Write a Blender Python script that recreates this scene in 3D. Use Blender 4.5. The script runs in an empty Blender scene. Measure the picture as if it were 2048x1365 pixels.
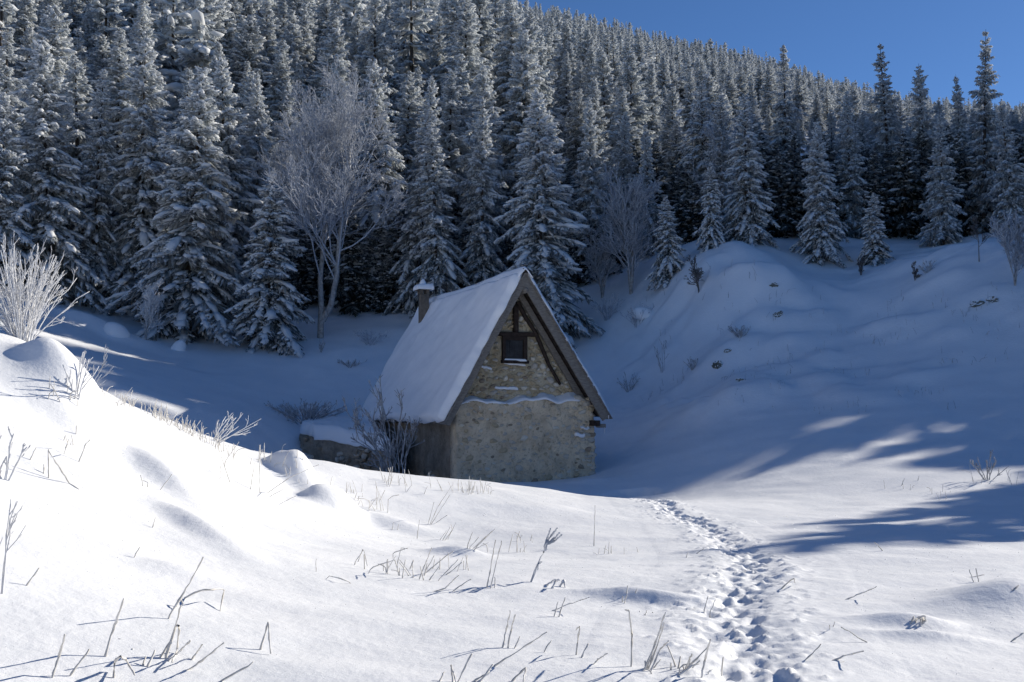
import bpy, math, random
import numpy as np
from mathutils import Vector, Matrix

# ------------------------------------------------------------------ camera, sky, sun, exposure
S = bpy.context.scene
EYE = 1.65
PITCH = math.radians(4.17)
FPX = 2048 * 35 / 36
cam_d = bpy.data.cameras.new("camera"); cam = bpy.data.objects.new("camera", cam_d)
S.collection.objects.link(cam); S.camera = cam
cam_d.lens = 35; cam_d.sensor_width = 36; cam_d.clip_end = 5000; cam_d.clip_start = 0.05
cam.location = (0, 0, EYE); cam.rotation_euler = (math.radians(90) + PITCH, 0, 0)
S.render.resolution_x, S.render.resolution_y = 1024, 682

SUN_AZ, SUN_EL = math.radians(57), math.radians(25)      # azimuth from +Y (view) towards +X (right)
W = bpy.data.worlds.new("World"); S.world = W; W.use_nodes = True
nt = W.node_tree; nt.nodes.clear()
sky = nt.nodes.new("ShaderNodeTexSky"); sky.sky_type = 'NISHITA'; sky.sun_disc = False
sky.sun_elevation = SUN_EL; sky.sun_rotation = SUN_AZ
sky.altitude = 1800; sky.air_density = 1.0; sky.dust_density = 0.4; sky.ozone_density = 8.6
bg = nt.nodes.new("ShaderNodeBackground"); bg.inputs[1].default_value = 0.063
out = nt.nodes.new("ShaderNodeOutputWorld")
nt.links.new(sky.outputs[0], bg.inputs[0]); nt.links.new(bg.outputs[0], out.inputs[0])
sun_d = bpy.data.lights.new("sun", 'SUN'); sun = bpy.data.objects.new("sun", sun_d)
S.collection.objects.link(sun)
sun_d.energy = 3.95; sun_d.angle = math.radians(0.55); sun_d.color = (1.0, 0.93, 0.81)
SV = Vector((math.cos(SUN_EL) * math.sin(SUN_AZ), math.cos(SUN_EL) * math.cos(SUN_AZ), math.sin(SUN_EL)))
sun.rotation_euler = SV.to_track_quat('Z', 'Y').to_euler()
S.view_settings.view_transform = 'Standard'; S.view_settings.look = 'None'
S.view_settings.gamma = 1.0; S.view_settings.use_curve_mapping = False
S.view_settings.exposure = 0.66
S.cycles.use_denoising = True
S.cycles.max_bounces = 6; S.cycles.diffuse_bounces = 3; S.cycles.volume_bounces = 0
S.cycles.caustics_reflective = False; S.cycles.caustics_refractive = False

# ------------------------------------------------------------------ helpers
rng = np.random.default_rng(7)
COL = S.collection

def ray(px, py):
    cx = (px - 1024) / FPX; cy = (682.5 - py) / FPX
    return np.array([cx, math.cos(PITCH) - cy * math.sin(PITCH), math.sin(PITCH) + cy * math.cos(PITCH)])

def at(px, py, Y):
    d = ray(px, py); t = Y / d[1]
    return np.array([d[0] * t, Y, EYE + d[2] * t])

def to_px(x, y, z):
    z = z - EYE
    dep = y * math.cos(PITCH) + z * math.sin(PITCH); up = z * math.cos(PITCH) - y * math.sin(PITCH)
    return 1024 + FPX * x / dep, 682.5 - FPX * up / dep

def hash2(ix, iy, seed):
    h = (ix.astype(np.int64) * 374761393 + iy.astype(np.int64) * 668265263 + seed * 974634777) & 0xFFFFFFFF
    h = ((h ^ (h >> 13)) * 1274126177) & 0xFFFFFFFF
    h = (h ^ (h >> 16)) & 0xFFFFFF
    return h / float(0xFFFFFF)

def vnoise(x, y, seed=0):
    x = np.asarray(x, float); y = np.asarray(y, float)
    ix = np.floor(x); iy = np.floor(y); fx = x - ix; fy = y - iy
    fx = fx * fx * fx * (fx * (fx * 6 - 15) + 10); fy = fy * fy * fy * (fy * (fy * 6 - 15) + 10)
    a = hash2(ix, iy, seed); b = hash2(ix + 1, iy, seed); c = hash2(ix, iy + 1, seed); d = hash2(ix + 1, iy + 1, seed)
    return (a + (b - a) * fx) * (1 - fy) + (c + (d - c) * fx) * fy - 0.5

def fbm(x, y, seed=0, octv=4, gain=0.5):
    r = 0; amp = 1.0; tot = 0
    c, s = math.cos(0.6), math.sin(0.6)
    for o in range(octv):
        r = r + amp * vnoise(x, y, seed + o * 17); tot += amp
        x, y = (x * c - y * s) * 2.03 + 5.1, (x * s + y * c) * 2.03 - 3.7
        amp *= gain
    return r / tot * 1.6

def smooth(a, b, x):
    t = np.clip((x - a) / (b - a), 0, 1); return t * t * (3 - 2 * t)

def mesh_np(name, verts, faces_list, smooth_shade=True, attrs=None):
    """faces_list: list of (n,k) int arrays."""
    me = bpy.data.meshes.new(name)
    verts = np.asarray(verts, np.float32).reshape(-1, 3)
    me.vertices.add(len(verts)); me.vertices.foreach_set("co", verts.ravel())
    flat = []; starts = []; tot = 0; n = 0
    for F in faces_list:
        F = np.asarray(F, np.int32)
        if len(F) == 0: continue
        k = F.shape[1]
        flat.append(F.ravel()); starts.append(tot + np.arange(len(F), dtype=np.int32) * k); tot += F.size; n += len(F)
    flat = np.concatenate(flat); starts = np.concatenate(starts)
    me.loops.add(tot); me.loops.foreach_set("vertex_index", flat.astype(np.int32))
    me.polygons.add(n); me.polygons.foreach_set("loop_start", starts.astype(np.int32))
    me.update(calc_edges=True); me.validate()
    me.polygons.foreach_set("use_smooth", np.full(len(me.polygons), smooth_shade, dtype=bool))
    if attrs:
        for k, v in attrs.items():
            a = me.attributes.new(k, 'FLOAT', 'FACE'); a.data.foreach_set("value", np.asarray(v, np.float32))
    return me

def obj(name, me, mat=None, parent=None, label=None, cat=None, group=None, kind=None):
    o = bpy.data.objects.new(name, me); COL.objects.link(o)
    if mat is not None and me is not None and len(me.materials) == 0: me.materials.append(mat)
    if parent is not None: o.parent = parent
    if label: o["label"] = label
    if cat: o["category"] = cat
    if group: o["group"] = group
    if kind: o["kind"] = kind
    return o

def empty(name, loc, label, cat, group=None, rz=0.0):
    o = obj(name, None, None, None, label, cat, group)
    o.location = loc; o.rotation_euler = (0, 0, rz); o.empty_display_size = 0.3
    return o

def tubes(pts, rad, sides=4, cap=True):
    """pts (N,k,3), rad (N,k) -> verts, quads, tris"""
    pts = np.asarray(pts, float); rad = np.asarray(rad, float)
    N, k, _ = pts.shape
    tan = np.empty_like(pts); tan[:, 1:-1] = pts[:, 2:] - pts[:, :-2]; tan[:, 0] = pts[:, 1] - pts[:, 0]; tan[:, -1] = pts[:, -1] - pts[:, -2]
    tan /= np.linalg.norm(tan, axis=2, keepdims=True) + 1e-9
    mean = tan.mean(axis=1, keepdims=True)
    ref = np.where(np.abs(mean[..., 2:3]) > 0.85, np.array([1.0, 0.1, 0]), np.array([0, 0, 1.0]))
    u = np.cross(tan, ref); u /= np.linalg.norm(u, axis=2, keepdims=True) + 1e-9
    v = np.cross(tan, u)
    an = np.arange(sides) * 2 * math.pi / sides
    V = pts[:, :, None, :] + rad[:, :, None, None] * (np.cos(an)[None, None, :, None] * u[:, :, None, :] + np.sin(an)[None, None, :, None] * v[:, :, None, :])
    idx = np.arange(N * k * sides).reshape(N, k, sides)
    a = idx[:, :-1]; b = idx[:, 1:]
    q = np.stack([a, np.roll(a, -1, 2), np.roll(b, -1, 2), b], -1).reshape(-1, 4)
    Vf = V.reshape(-1, 3)
    if cap:
        tips = pts[:, -1] + tan[:, -1] * rad[:, -1:]
        ti = len(Vf) + np.arange(N)
        e = idx[:, -1]
        t = np.stack([e, np.roll(e, -1, 1), np.repeat(ti[:, None], sides, 1)], -1).reshape(-1, 3)
        Vf = np.concatenate([Vf, tips])
    else:
        t = np.zeros((0, 3), int)
    return Vf, q, t

def join_parts(parts):
    Vs = []; Q = []; T = []; o = 0
    for V, q, t in parts:
        Vs.append(V); Q.append(np.asarray(q).reshape(-1, 4) + o); T.append(np.asarray(t).reshape(-1, 3) + o); o += len(V)
    return np.concatenate(Vs), np.concatenate(Q), np.concatenate(T)

PHI = (1 + 5 ** 0.5) / 2
ICO = np.array([(-1, PHI, 0), (1, PHI, 0), (-1, -PHI, 0), (1, -PHI, 0), (0, -1, PHI), (0, 1, PHI), (0, -1, -PHI), (0, 1, -PHI), (PHI, 0, -1), (PHI, 0, 1), (-PHI, 0, -1), (-PHI, 0, 1)], float) / math.hypot(1, PHI)
ICOF = np.array([(0, 11, 5), (0, 5, 1), (0, 1, 7), (0, 7, 10), (0, 10, 11), (1, 5, 9), (5, 11, 4), (11, 10, 2), (10, 7, 6), (7, 1, 8), (3, 9, 4), (3, 4, 2), (3, 2, 6), (3, 6, 8), (3, 8, 9), (4, 9, 5), (2, 4, 11), (6, 2, 10), (8, 6, 7), (9, 8, 1)])

def blobs(c, d, sc, rg, jit=0.25):
    """icosahedral lumps: centres c (n,3), long axis d (n,3), half sizes sc (n,3)"""
    n = len(c)
    d = d / (np.linalg.norm(d, axis=1, keepdims=True) + 1e-9)
    y = np.cross(np.array([0, 0, 1.0]), d); y /= np.linalg.norm(y, axis=1, keepdims=True) + 1e-6
    z = np.cross(d, y)
    P = ICO[None] * sc[:, None, :] * (1 + rg.uniform(-jit, jit, (n, 12, 1)))
    V = c[:, None, :] + P[..., 0:1] * d[:, None] + P[..., 1:2] * y[:, None] + P[..., 2:3] * z[:, None]
    F = ICOF[None] + (np.arange(n) * 12)[:, None, None]
    return V.reshape(-1, 3), np.zeros((0, 4), int), F.reshape(-1, 3)

def ico_sub(n):
    V = [tuple(v) for v in ICO]; F = [tuple(f) for f in ICOF]
    for _ in range(n):
        mid = {}; nf = []
        def m(i, j):
            k = (min(i, j), max(i, j))
            if k not in mid:
                p = (np.array(V[i]) + np.array(V[j])) / 2; p /= np.linalg.norm(p); mid[k] = len(V); V.append(tuple(p))
            return mid[k]
        for a, b, c in F:
            ab, bc, ca = m(a, b), m(b, c), m(c, a); nf += [(a, ab, ca), (b, bc, ab), (c, ca, bc), (ab, bc, ca)]
        F = nf
    return np.array(V), np.array(F)
ICO2V, ICO2F = ico_sub(2); ICO3V, ICO3F = ico_sub(3)

# ------------------------------------------------------------------ materials
def newmat(name):
    m = bpy.data.materials.new(name); m.use_nodes = True
    n = m.node_tree.nodes; b = n["Principled BSDF"]
    return m, n, m.node_tree.links, b

def ramp(n, stops):
    r = n.new("ShaderNodeValToRGB"); e = r.color_ramp.elements
    while len(e) < len(stops): e.new(0.5)
    for i, (p, c) in enumerate(stops): e[i].position = p; e[i].color = (*c, 1)
    return r

def noise_node(n, l, scale, detail=4, rough=0.55, coord='Object'):
    tc = n.new("ShaderNodeTexCoord"); t = n.new("ShaderNodeTexNoise")
    t.inputs["Scale"].default_value = scale; t.inputs["Detail"].default_value = detail; t.inputs["Roughness"].default_value = rough
    l.new(tc.outputs[coord], t.inputs["Vector"]); return t

def mat_snow(name, bump=0.38, base=((0.80, 0.82, 0.85), (0.88, 0.89, 0.91)), scales=(9, 160)):
    m, n, l, b = newmat(name)
    t1 = noise_node(n, l, 0.8, 5); r = ramp(n, [(0.3, base[0]), (0.7, base[1])]); l.new(t1.outputs[0], r.inputs[0]); l.new(r.outputs[0], b.inputs["Base Color"])
    b.inputs["Roughness"].default_value = 0.55; b.inputs["Specular IOR Level"].default_value = 0.25
    t2 = noise_node(n, l, scales[0], 5, 0.6); t3 = noise_node(n, l, scales[1], 3, 0.7)
    bp1 = n.new("ShaderNodeBump"); bp1.inputs["Strength"].default_value = bump; bp1.inputs["Distance"].default_value = 0.03
    bp2 = n.new("ShaderNodeBump"); bp2.inputs["Strength"].default_value = bump * 1.2; bp2.inputs["Distance"].default_value = 0.004
    l.new(t2.outputs[0], bp1.inputs["Height"]); l.new(t3.outputs[0], bp2.inputs["Height"])
    l.new(bp1.outputs[0], bp2.inputs["Normal"]); l.new(bp2.outputs[0], b.inputs["Normal"])
    return m

def mat_plain(name, c0, c1, scale=6, rough=0.85, bump=0.4, dist=0.02, stretch=None):
    m, n, l, b = newmat(name)
    t = noise_node(n, l, scale, 6, 0.65)
    if stretch:
        mp = n.new("ShaderNodeMapping"); mp.inputs["Scale"].default_value = stretch
        tc = n.new("ShaderNodeTexCoord"); l.new(tc.outputs["Object"], mp.inputs[0]); l.new(mp.outputs[0], t.inputs["Vector"])
    r = ramp(n, [(0.3, c0), (0.7, c1)]); l.new(t.outputs[0], r.inputs[0]); l.new(r.outputs[0], b.inputs["Base Color"])
    b.inputs["Roughness"].default_value = rough; b.inputs["Specular IOR Level"].default_value = 0.2
    bp = n.new("ShaderNodeBump"); bp.inputs["Strength"].default_value = bump; bp.inputs["Distance"].default_value = dist
    l.new(t.outputs[0], bp.inputs["Height"]); l.new(bp.outputs[0], b.inputs["Normal"])
    return m

def mat_frost_attr(name, dark, light):
    m, n, l, b = newmat(name)
    a = n.new("ShaderNodeAttribute"); a.attribute_name = "frost"
    r = ramp(n, [(0.0, dark), (1.0, light)]); l.new(a.outputs["Fac"], r.inputs[0]); l.new(r.outputs[0], b.inputs["Base Color"])
    b.inputs["Roughness"].default_value = 0.8; b.inputs["Specular IOR Level"].default_value = 0.15
    tr = n.new("ShaderNodeBsdfTranslucent"); l.new(r.outputs[0], tr.inputs[0])
    mx = n.new("ShaderNodeMixShader"); mx.inputs[0].default_value = 0.35
    l.new(b.outputs[0], mx.inputs[1]); l.new(tr.outputs[0], mx.inputs[2]); l.new(mx.outputs[0], n["Material Output"].inputs[0])
    return m

M = {}
M['snow'] = mat_snow("snow_ground")
M['snow_soft'] = mat_snow("snow_roof", 0.12)
M['tree_snow'] = mat_plain("tree_snow", (0.74, 0.77, 0.80), (0.86, 0.88, 0.90), 5, 0.7, 0.5, 0.05)
def add_translucent(m, fac, col):
    n = m.node_tree.nodes; l = m.node_tree.links
    tr = n.new("ShaderNodeBsdfTranslucent"); tr.inputs[0].default_value = (*col, 1)
    mx = n.new("ShaderNodeMixShader"); mx.inputs[0].default_value = fac
    l.new(n["Principled BSDF"].outputs[0], mx.inputs[1]); l.new(tr.outputs[0], mx.inputs[2]); l.new(mx.outputs[0], n["Material Output"].inputs[0])
add_translucent(M['tree_snow'], 0.3, (0.85, 0.87, 0.9))
M['needles'] = mat_frost_attr("needles", (0.020, 0.032, 0.024), (0.72, 0.76, 0.79))
M['bark'] = mat_plain("bark", (0.035, 0.028, 0.022), (0.12, 0.10, 0.085), 8, 0.9, 0.6, 0.03)
M['pale_bark'] = mat_plain("frosted_bark", (0.16, 0.15, 0.145), (0.50, 0.50, 0.50), 7, 0.9, 0.5, 0.03)
M['rime'] = mat_plain("rime", (0.52, 0.52, 0.53), (0.80, 0.81, 0.83), 14, 0.8, 0.5, 0.01)
M['rime_grey'] = mat_plain("rime_grey", (0.26, 0.28, 0.32), (0.58, 0.61, 0.67), 9, 0.85, 0.4, 0.01)
M['twig_grey'] = mat_plain("twig_grey", (0.16, 0.155, 0.16), (0.58, 0.59, 0.61), 7, 0.9, 0.4, 0.01)
M['dark_twig'] = mat_plain("dark_twig", (0.05, 0.042, 0.04), (0.20, 0.19, 0.19), 5, 0.9, 0.4, 0.01)
M['straw'] = mat_plain("frosted_straw", (0.48, 0.45, 0.40), (0.80, 0.79, 0.77), 11, 0.8, 0.4, 0.004)
M['old_wood'] = mat_plain("weathered_wood", (0.11, 0.098, 0.086), (0.27, 0.25, 0.225), 7, 0.85, 0.5, 0.012, (1, 1, 6))
M['dark_wood'] = mat_plain("dark_wood", (0.018, 0.013, 0.011), (0.06, 0.043, 0.035), 7, 0.8, 0.5, 0.012)
M['soffit'] = mat_plain("soffit_wood", (0.03, 0.024, 0.02), (0.085, 0.07, 0.06), 9, 0.85, 0.5, 0.01)
M['chimney'] = mat_plain("chimney_render", (0.09, 0.075, 0.06), (0.20, 0.17, 0.14), 5, 0.9, 0.6, 0.03)
def dust(m):
    n = m.node_tree.nodes; l = m.node_tree.links; b = n["Principled BSDF"]; src = b.inputs["Base Color"].links[0].from_socket
    g = n.new("ShaderNodeNewGeometry"); sx = n.new("ShaderNodeSeparateXYZ"); l.new(g.outputs["Normal"], sx.inputs[0])
    t = noise_node(n, l, 9, 4); ad = n.new("ShaderNodeMath"); ad.operation = 'ADD'; l.new(sx.outputs[2], ad.inputs[0]); l.new(t.outputs[0], ad.inputs[1])
    r = ramp(n, [(0.72, (0, 0, 0)), (0.86, (1, 1, 1))]); l.new(ad.outputs[0], r.inputs[0])
    mx = n.new("ShaderNodeMix"); mx.data_type = 'RGBA'; l.new(r.outputs[0], mx.inputs[0]); l.new(src, mx.inputs[6]); mx.inputs[7].default_value = (0.84, 0.86, 0.88, 1); l.new(mx.outputs[2], b.inputs["Base Color"])
M['rock'] = mat_plain("rock", (0.05, 0.055, 0.045), (0.22, 0.22, 0.19), 6, 0.9, 0.8, 0.05)
dust(M['rock'])
M['stone_light'] = mat_plain("stone_light", (0.55, 0.50, 0.41), (0.76, 0.71, 0.61), 9, 0.9, 0.7, 0.02)
M['stone_ochre'] = mat_plain("stone_ochre", (0.36, 0.28, 0.175), (0.58, 0.48, 0.33), 9, 0.9, 0.7, 0.02)
M['stone_grey'] = mat_plain("stone_grey", (0.42, 0.375, 0.31), (0.62, 0.57, 0.49), 9, 0.9, 0.7, 0.02)
M['stone_brown'] = mat_plain("stone_brown", (0.22, 0.17, 0.12), (0.42, 0.34, 0.25), 9, 0.9, 0.7, 0.02)
M['void'] = mat_plain("window_dark", (0.012, 0.012, 0.013), (0.05, 0.05, 0.052), 4, 0.5, 0.2, 0.01)

def mat_wall(name, cols, sc=1.6):
    m, n, l, b = newmat(name)
    t1 = noise_node(n, l, sc, 8, 0.62); t2 = noise_node(n, l, sc * 7, 6, 0.65)
    r = ramp(n, cols); l.new(t1.outputs[0], r.inputs[0])
    r2 = ramp(n, [(0.33, (0.55, 0.52, 0.48)), (0.47, (1, 1, 1)), (0.75, (1.0, 0.98, 0.93))]); l.new(t2.outputs[0], r2.inputs[0])
    mx = n.new("ShaderNodeMix"); mx.data_type = 'RGBA'; mx.blend_type = 'MULTIPLY'; mx.inputs[0].default_value = 0.85
    l.new(r.outputs[0], mx.inputs[6]); l.new(r2.outputs[0], mx.inputs[7]); l.new(mx.outputs[2], b.inputs["Base Color"])
    b.inputs["Roughness"].default_value = 0.95; b.inputs["Specular IOR Level"].default_value = 0.1
    bp = n.new("ShaderNodeBump"); bp.inputs["Strength"].default_value = 1.0; bp.inputs["Distance"].default_value = 0.07
    l.new(t2.outputs[0], bp.inputs["Height"]); l.new(bp.outputs[0], b.inputs["Normal"])
    return m
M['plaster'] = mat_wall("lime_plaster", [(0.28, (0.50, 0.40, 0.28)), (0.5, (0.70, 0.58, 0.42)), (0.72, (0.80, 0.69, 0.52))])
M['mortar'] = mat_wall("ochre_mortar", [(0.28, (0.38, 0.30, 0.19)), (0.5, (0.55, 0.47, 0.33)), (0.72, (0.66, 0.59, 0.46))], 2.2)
M['side_wall'] = mat_wall("dark_plaster", [(0.28, (0.18, 0.15, 0.115)), (0.5, (0.31, 0.265, 0.21)), (0.72, (0.44, 0.39, 0.32))])  # darker plaster tone for the side, rear and annex walls

# ------------------------------------------------------------------ terrain
cp = []
def P(px, py, Y): cp.append(at(px, py, Y))
def Wp(x, y, zrel): cp.append(np.array([x, y, EYE + zrel]))
# under and beside the camera
for x, z in ((-12, 1.3), (-6, -0.35), (-2.5, -1.35), (0, -1.62), (4, -1.68), (9, -1.6), (16, -1.3)): Wp(x, 0, z)
for x, z in ((-25, 5), (-8, 0.0), (0, -1.55), (10, -1.4), (30, -0.5)): Wp(x, -14, z)
Wp(-30, 8, 6.0); Wp(-18, 14, 2.6); Wp(-13, 12, 1.9); Wp(-9, 10, 0.75); Wp(-30, 30, 5.0); Wp(-8.0, 15, 0.25); Wp(-9, 13.6, 0.9); Wp(-7.2, 15.6, -0.35)
# sunlit foreground
P(1024, 1365, 6.0); P(0, 1365, 5.2); P(2048, 1365, 6.2); P(512, 1365, 5.7); P(1536, 1365, 6.1)
P(0, 1150, 6.6); P(0, 1000, 8.0); P(0, 850, 10.0); P(400, 1150, 8.1); P(400, 1000, 11.5)
P(700, 1150, 9.2); P(700, 1030, 15.0); P(1100, 1150, 10.0); P(1100, 1050, 15.5); P(1400, 1150, 10.3)
P(1300, 1045, 16.5); P(1600, 1100, 12.4); P(1900, 1100, 12.3); P(1500, 1020, 19.0); P(1800, 1010, 20.0); P(2048, 1000, 20.0)
# crest of the lit slope
for c in ((-120, 640, 12.0), (0, 688, 12.5), (100, 728, 13), (190, 788, 14), (300, 838, 15.5), (450, 903, 18), (600, 943, 20.5), (740, 957, 22.8), (850, 976, 24.5), (960, 983, 26), (1100, 979, 27.5), (1190, 985, 27.8)): P(*c)
# hollow behind the crest
Wp(-10, 18, -0.3); Wp(-7.2, 19, -1.3); Wp(-9.5, 23, -1.3); Wp(-8, 26, -2.0); Wp(-6, 29, -2.5); Wp(-4.6, 32, -2.5); Wp(-7, 34, -2.0); Wp(-3.2, 30.2, -2.45); Wp(-5.4, 37, -1.9); Wp(-15, 24, -0.2); Wp(-7, 23, -2.0)
# valley floor, left
P(300, 830, 31); P(300, 750, 38); P(250, 695, 45); P(100, 640, 44); P(0, 600, 44); P(500, 870, 34); P(500, 780, 41); P(500, 710, 47); P(640, 700, 49); P(680, 760, 45); P(760, 700, 49)
# hut terrace
Wp(-1.6, 30.0, -2.12); Wp(0.6, 30.6, -2.12); Wp(2.7, 31.6, -2.0); Wp(0, 36, -2.1); Wp(2, 40, -0.5); Wp(-4, 42, -0.2)
# valley floor and slope, right
P(1290, 1003, 26.5); P(1250, 900, 35.5); P(1300, 800, 42); P(1300, 700, 47); P(1180, 645, 52); P(1000, 640, 52)
P(1500, 965, 26); P(1400, 880, 32); P(1900, 945, 24); P(1900, 850, 30); P(1700, 800, 34); P(1900, 700, 37); P(1700, 650, 42); P(1900, 600, 41)
P(1400, 800, 38); P(1450, 700, 42); P(1400, 600, 46); P(1400, 520, 49); P(1540, 508, 49); P(1600, 545, 49); P(1690, 550, 48.5); P(1800, 535, 48); P(1890, 500, 46); P(2048, 478, 45); P(2048, 700, 36); P(2300, 440, 44)
P(2048, 880, 28)
# wooded hillside
for px, rows in {-700: ((56, 9), (80, 20), (120, 42), (200, 86), (300, 140), (400, 195), (520, 215)),
                 0: ((56, 7.5), (80, 19), (120, 40), (200, 82), (300, 134), (400, 188), (520, 205)),
                 500: ((57, 5.6), (80, 16), (120, 37), (200, 77), (300, 125), (400, 176), (520, 190)),
                 1024: ((58, 7), (80, 16.5), (120, 35), (200, 72), (300, 116), (390, 156), (440, 170), (600, 165)),
                 1500: ((58, 11), (80, 20), (120, 37), (200, 63), (300, 101), (360, 126), (420, 130), (600, 100)),
                 2048: ((56, 10.0), (80, 16.5), (120, 29), (200, 52), (300, 86), (350, 104), (420, 106), (600, 80)),
                 2700: ((50, 10.5), (80, 26), (120, 46), (200, 72), (300, 96), (420, 104), (600, 80))}.items():
    for Y, z in rows: Wp((px - 1024) / FPX * Y, Y, z)
for c in ((30, 30, 2.2), (42, 30, 6.5), (60, 30, 12), (90, 30, 20), (60, 0, 6), (26, 24, -0.7), (38, 16, 1.5), (90, 0, 12), (30, 40, 7.2), (44, 46, 13), (60, 55, 23)): Wp(*c)
cp = np.array(cp)
def tps_fit(c, lam=0.02):
    n = len(c); xy = c[:, :2] / 20.0
    d2 = ((xy[:, None] - xy[None]) ** 2).sum(-1)
    K = 0.5 * d2 * np.log(d2 + 1e-12) + lam * np.eye(n) * 0.02
    A = np.zeros((n + 3, n + 3)); A[:n, :n] = K; A[:n, n] = 1; A[:n, n + 1:] = xy; A[n, :n] = 1; A[n + 1:, :n] = xy.T
    return np.linalg.solve(A, np.concatenate([c[:, 2], np.zeros(3)]))
TPSW = tps_fit(cp)

BUMPS = []   # (x, y, rx, ry, rot, h)
def hill_base(x, y):
    x = np.asarray(x, float); y = np.asarray(y, float); sh = x.shape
    xf = x.ravel() / 20.0; yf = y.ravel() / 20.0
    z = np.empty(len(xf)); n = len(cp)
    for i in range(0, len(xf), 40000):
        xs = xf[i:i + 40000, None]; ys = yf[i:i + 40000, None]
        d2 = (xs - cp[None, :, 0] / 20) ** 2 + (ys - cp[None, :, 1] / 20) ** 2
        z[i:i + 40000] = (0.5 * d2 * np.log(d2 + 1e-12)) @ TPSW[:n] + TPSW[n] + xs[:, 0] * TPSW[n + 1] + ys[:, 0] * TPSW[n + 2]
    return z.reshape(sh)

def ground(x, y):
    x = np.asarray(x, float); y = np.asarray(y, float)
    z = hill_base(x, y)
    far = smooth(28, 40, y)
    z = z + 0.10 * fbm(x * 0.35, y * 0.5, 3, 3) * (1 - far) + 0.022 * fbm(x * 1.6, y * 2.2, 9, 3)
    rough = smooth(30, 38, y) * smooth(3, 7, x) * (1 - smooth(52, 60, y))
    z = z + rough * (0.85 * np.maximum(0, fbm(x * 0.33 + 3, y * 0.42, 21, 4)) + 0.22 * fbm(x * 0.7, y * 0.5, 27, 3))
    z = z + rough * (0.04 * fbm(x * 1.9, y * 1.7, 52, 3) + 0.07 * np.maximum(0, fbm(x * 2.6, y * 3.4, 57, 2) - 0.1))
    z = z + 0.25 * far * fbm(x * 0.22, y * 0.22, 33, 3) + 1.5 * smooth(60, 110, y) * fbm(x * 0.05, y * 0.05, 41, 3)
    for bx, by, rx, ry, ro, h, pw in BUMPS:
        c, s = math.cos(ro), math.sin(ro)
        u = ((x - bx) * c + (y - by) * s) / rx; v = (-(x - bx) * s + (y - by) * c) / ry
        z = z + h * np.exp(-(u * u + v * v) ** pw)
    return z

def gz(x, y): return float(ground(np.array([x]), np.array([y]))[0])

_tt = np.concatenate([np.linspace(3, 34, 900), np.linspace(34.05, 90, 600)])
def hit(px, py):
    d = ray(px, py); d = d / d[1]
    x = d[0] * _tt; z = EYE + d[2] * _tt
    g = ground(x, _tt)
    k = np.argmax(g >= z)
    if not (g >= z).any(): k = len(_tt) - 1
    Y = _tt[k]
    return np.array([d[0] * Y, Y, g[k]])

for px, py, rx, ry, ro, h in ((350, 985, 0.85, 0.26, -0.75, 0.17), (400, 1065, 0.7, 0.2, -0.75, 0.14), (300, 930, 0.5, 0.28, -0.6, 0.12),
                              (360, 1150, 0.3, 0.2, 0, 0.06), (355, 935, 0.3, 0.2, 0.3, 0.10), (780, 1052, 0.6, 0.28, -0.3, 0.13), (915, 1108, 0.35, 0.2, -0.3, 0.10),
                              (1250, 1195, 0.55, 0.14, -0.25, 0.08), (1310, 1203, 0.4, 0.12, -0.25, 0.07), (60, 720, 0.9, 0.5, -0.6, 0.18),
                              (2030, 1215, 0.7, 0.5, 0.4, 0.24), (1815, 1250, 0.35, 0.14, -0.2, 0.09), (1860, 1275, 0.4, 0.1, -0.2, 0.05), (150, 850, 0.8, 0.35, -0.7, 0.10),
                              (1480, 800, 1.6, 0.9, 0.2, 0.5), (1450, 715, 1.3, 0.9, 0.2, 0.5), (1510, 570, 2.2, 1.2, 0.1, 0.7), (1970, 600, 1.5, 0.9, 0.1, 0.45), (1560, 690, 1.2, 0.5, 0.2, 0.25),
                              (640, 850, 0.9, 0.6, 0, 0.35), (180, 650, 2.2, 0.9, -0.2, 0.5), (330, 680, 0.8, 0.5, 0, 0.2), (1180, 965, 0.9, 0.5, 0.2, 0.12)):
    h0 = hit(px, py); BUMPS.append((h0[0], h0[1], rx, ry, ro, h, 1.0))

for px, py, rx, ry, ro, h, pw in ((664, 1026, 0.40, 0.46, 0.3, 0.36, 1.7), (620, 1022, 0.35, 0.4, 0.2, 0.12, 1.2), (582, 952, 0.36, 0.5, 0.2, 0.33, 1.6), (614, 958, 0.31, 0.4, 0.5, 0.20, 1.5), (140, 782, 0.5, 0.4, 0.1, 0.34, 1.6), (90, 735, 0.7, 0.5, -0.5, 0.16, 1.2)):
    h0 = hit(px, py); BUMPS.append((h0[0], h0[1], rx, ry, ro, h, pw))

# trail down to the hut
trail_px = [(1270, 995), (1335, 1016), (1400, 1050), (1460, 1092), (1500, 1128), (1480, 1180), (1462, 1230), (1475, 1285), (1495, 1335), (1520, 1400)]
TR = np.array([hit(*q)[:2] for q in trail_px] + [[1.55, 4.2], [1.5, 3.0]])
def catmull(Pn, per=60):
    Pn = np.vstack([2 * Pn[0] - Pn[1], Pn, 2 * Pn[-1] - Pn[-2]]); o = []
    for i in range(1, len(Pn) - 2):
        t = np.linspace(0, 1, per, endpoint=False)[:, None]; a, b, c, d = Pn[i - 1:i + 3]
        o.append(0.5 * (2 * b + (c - a) * t + (2 * a - 5 * b + 4 * c - d) * t ** 2 + (3 * b - a - 3 * c + d) * t ** 3))
    return np.vstack(o + [Pn[-2][None]])
trc = catmull(TR)
sl = np.concatenate([[0], np.cumsum(np.linalg.norm(np.diff(trc, axis=0), axis=1))])
NT = int(sl[-1] / 0.030); ss = np.linspace(0, sl[-1], NT)
tc_ = np.stack([np.interp(ss, sl, trc[:, 0]), np.interp(ss, sl, trc[:, 1])], 1)
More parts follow.
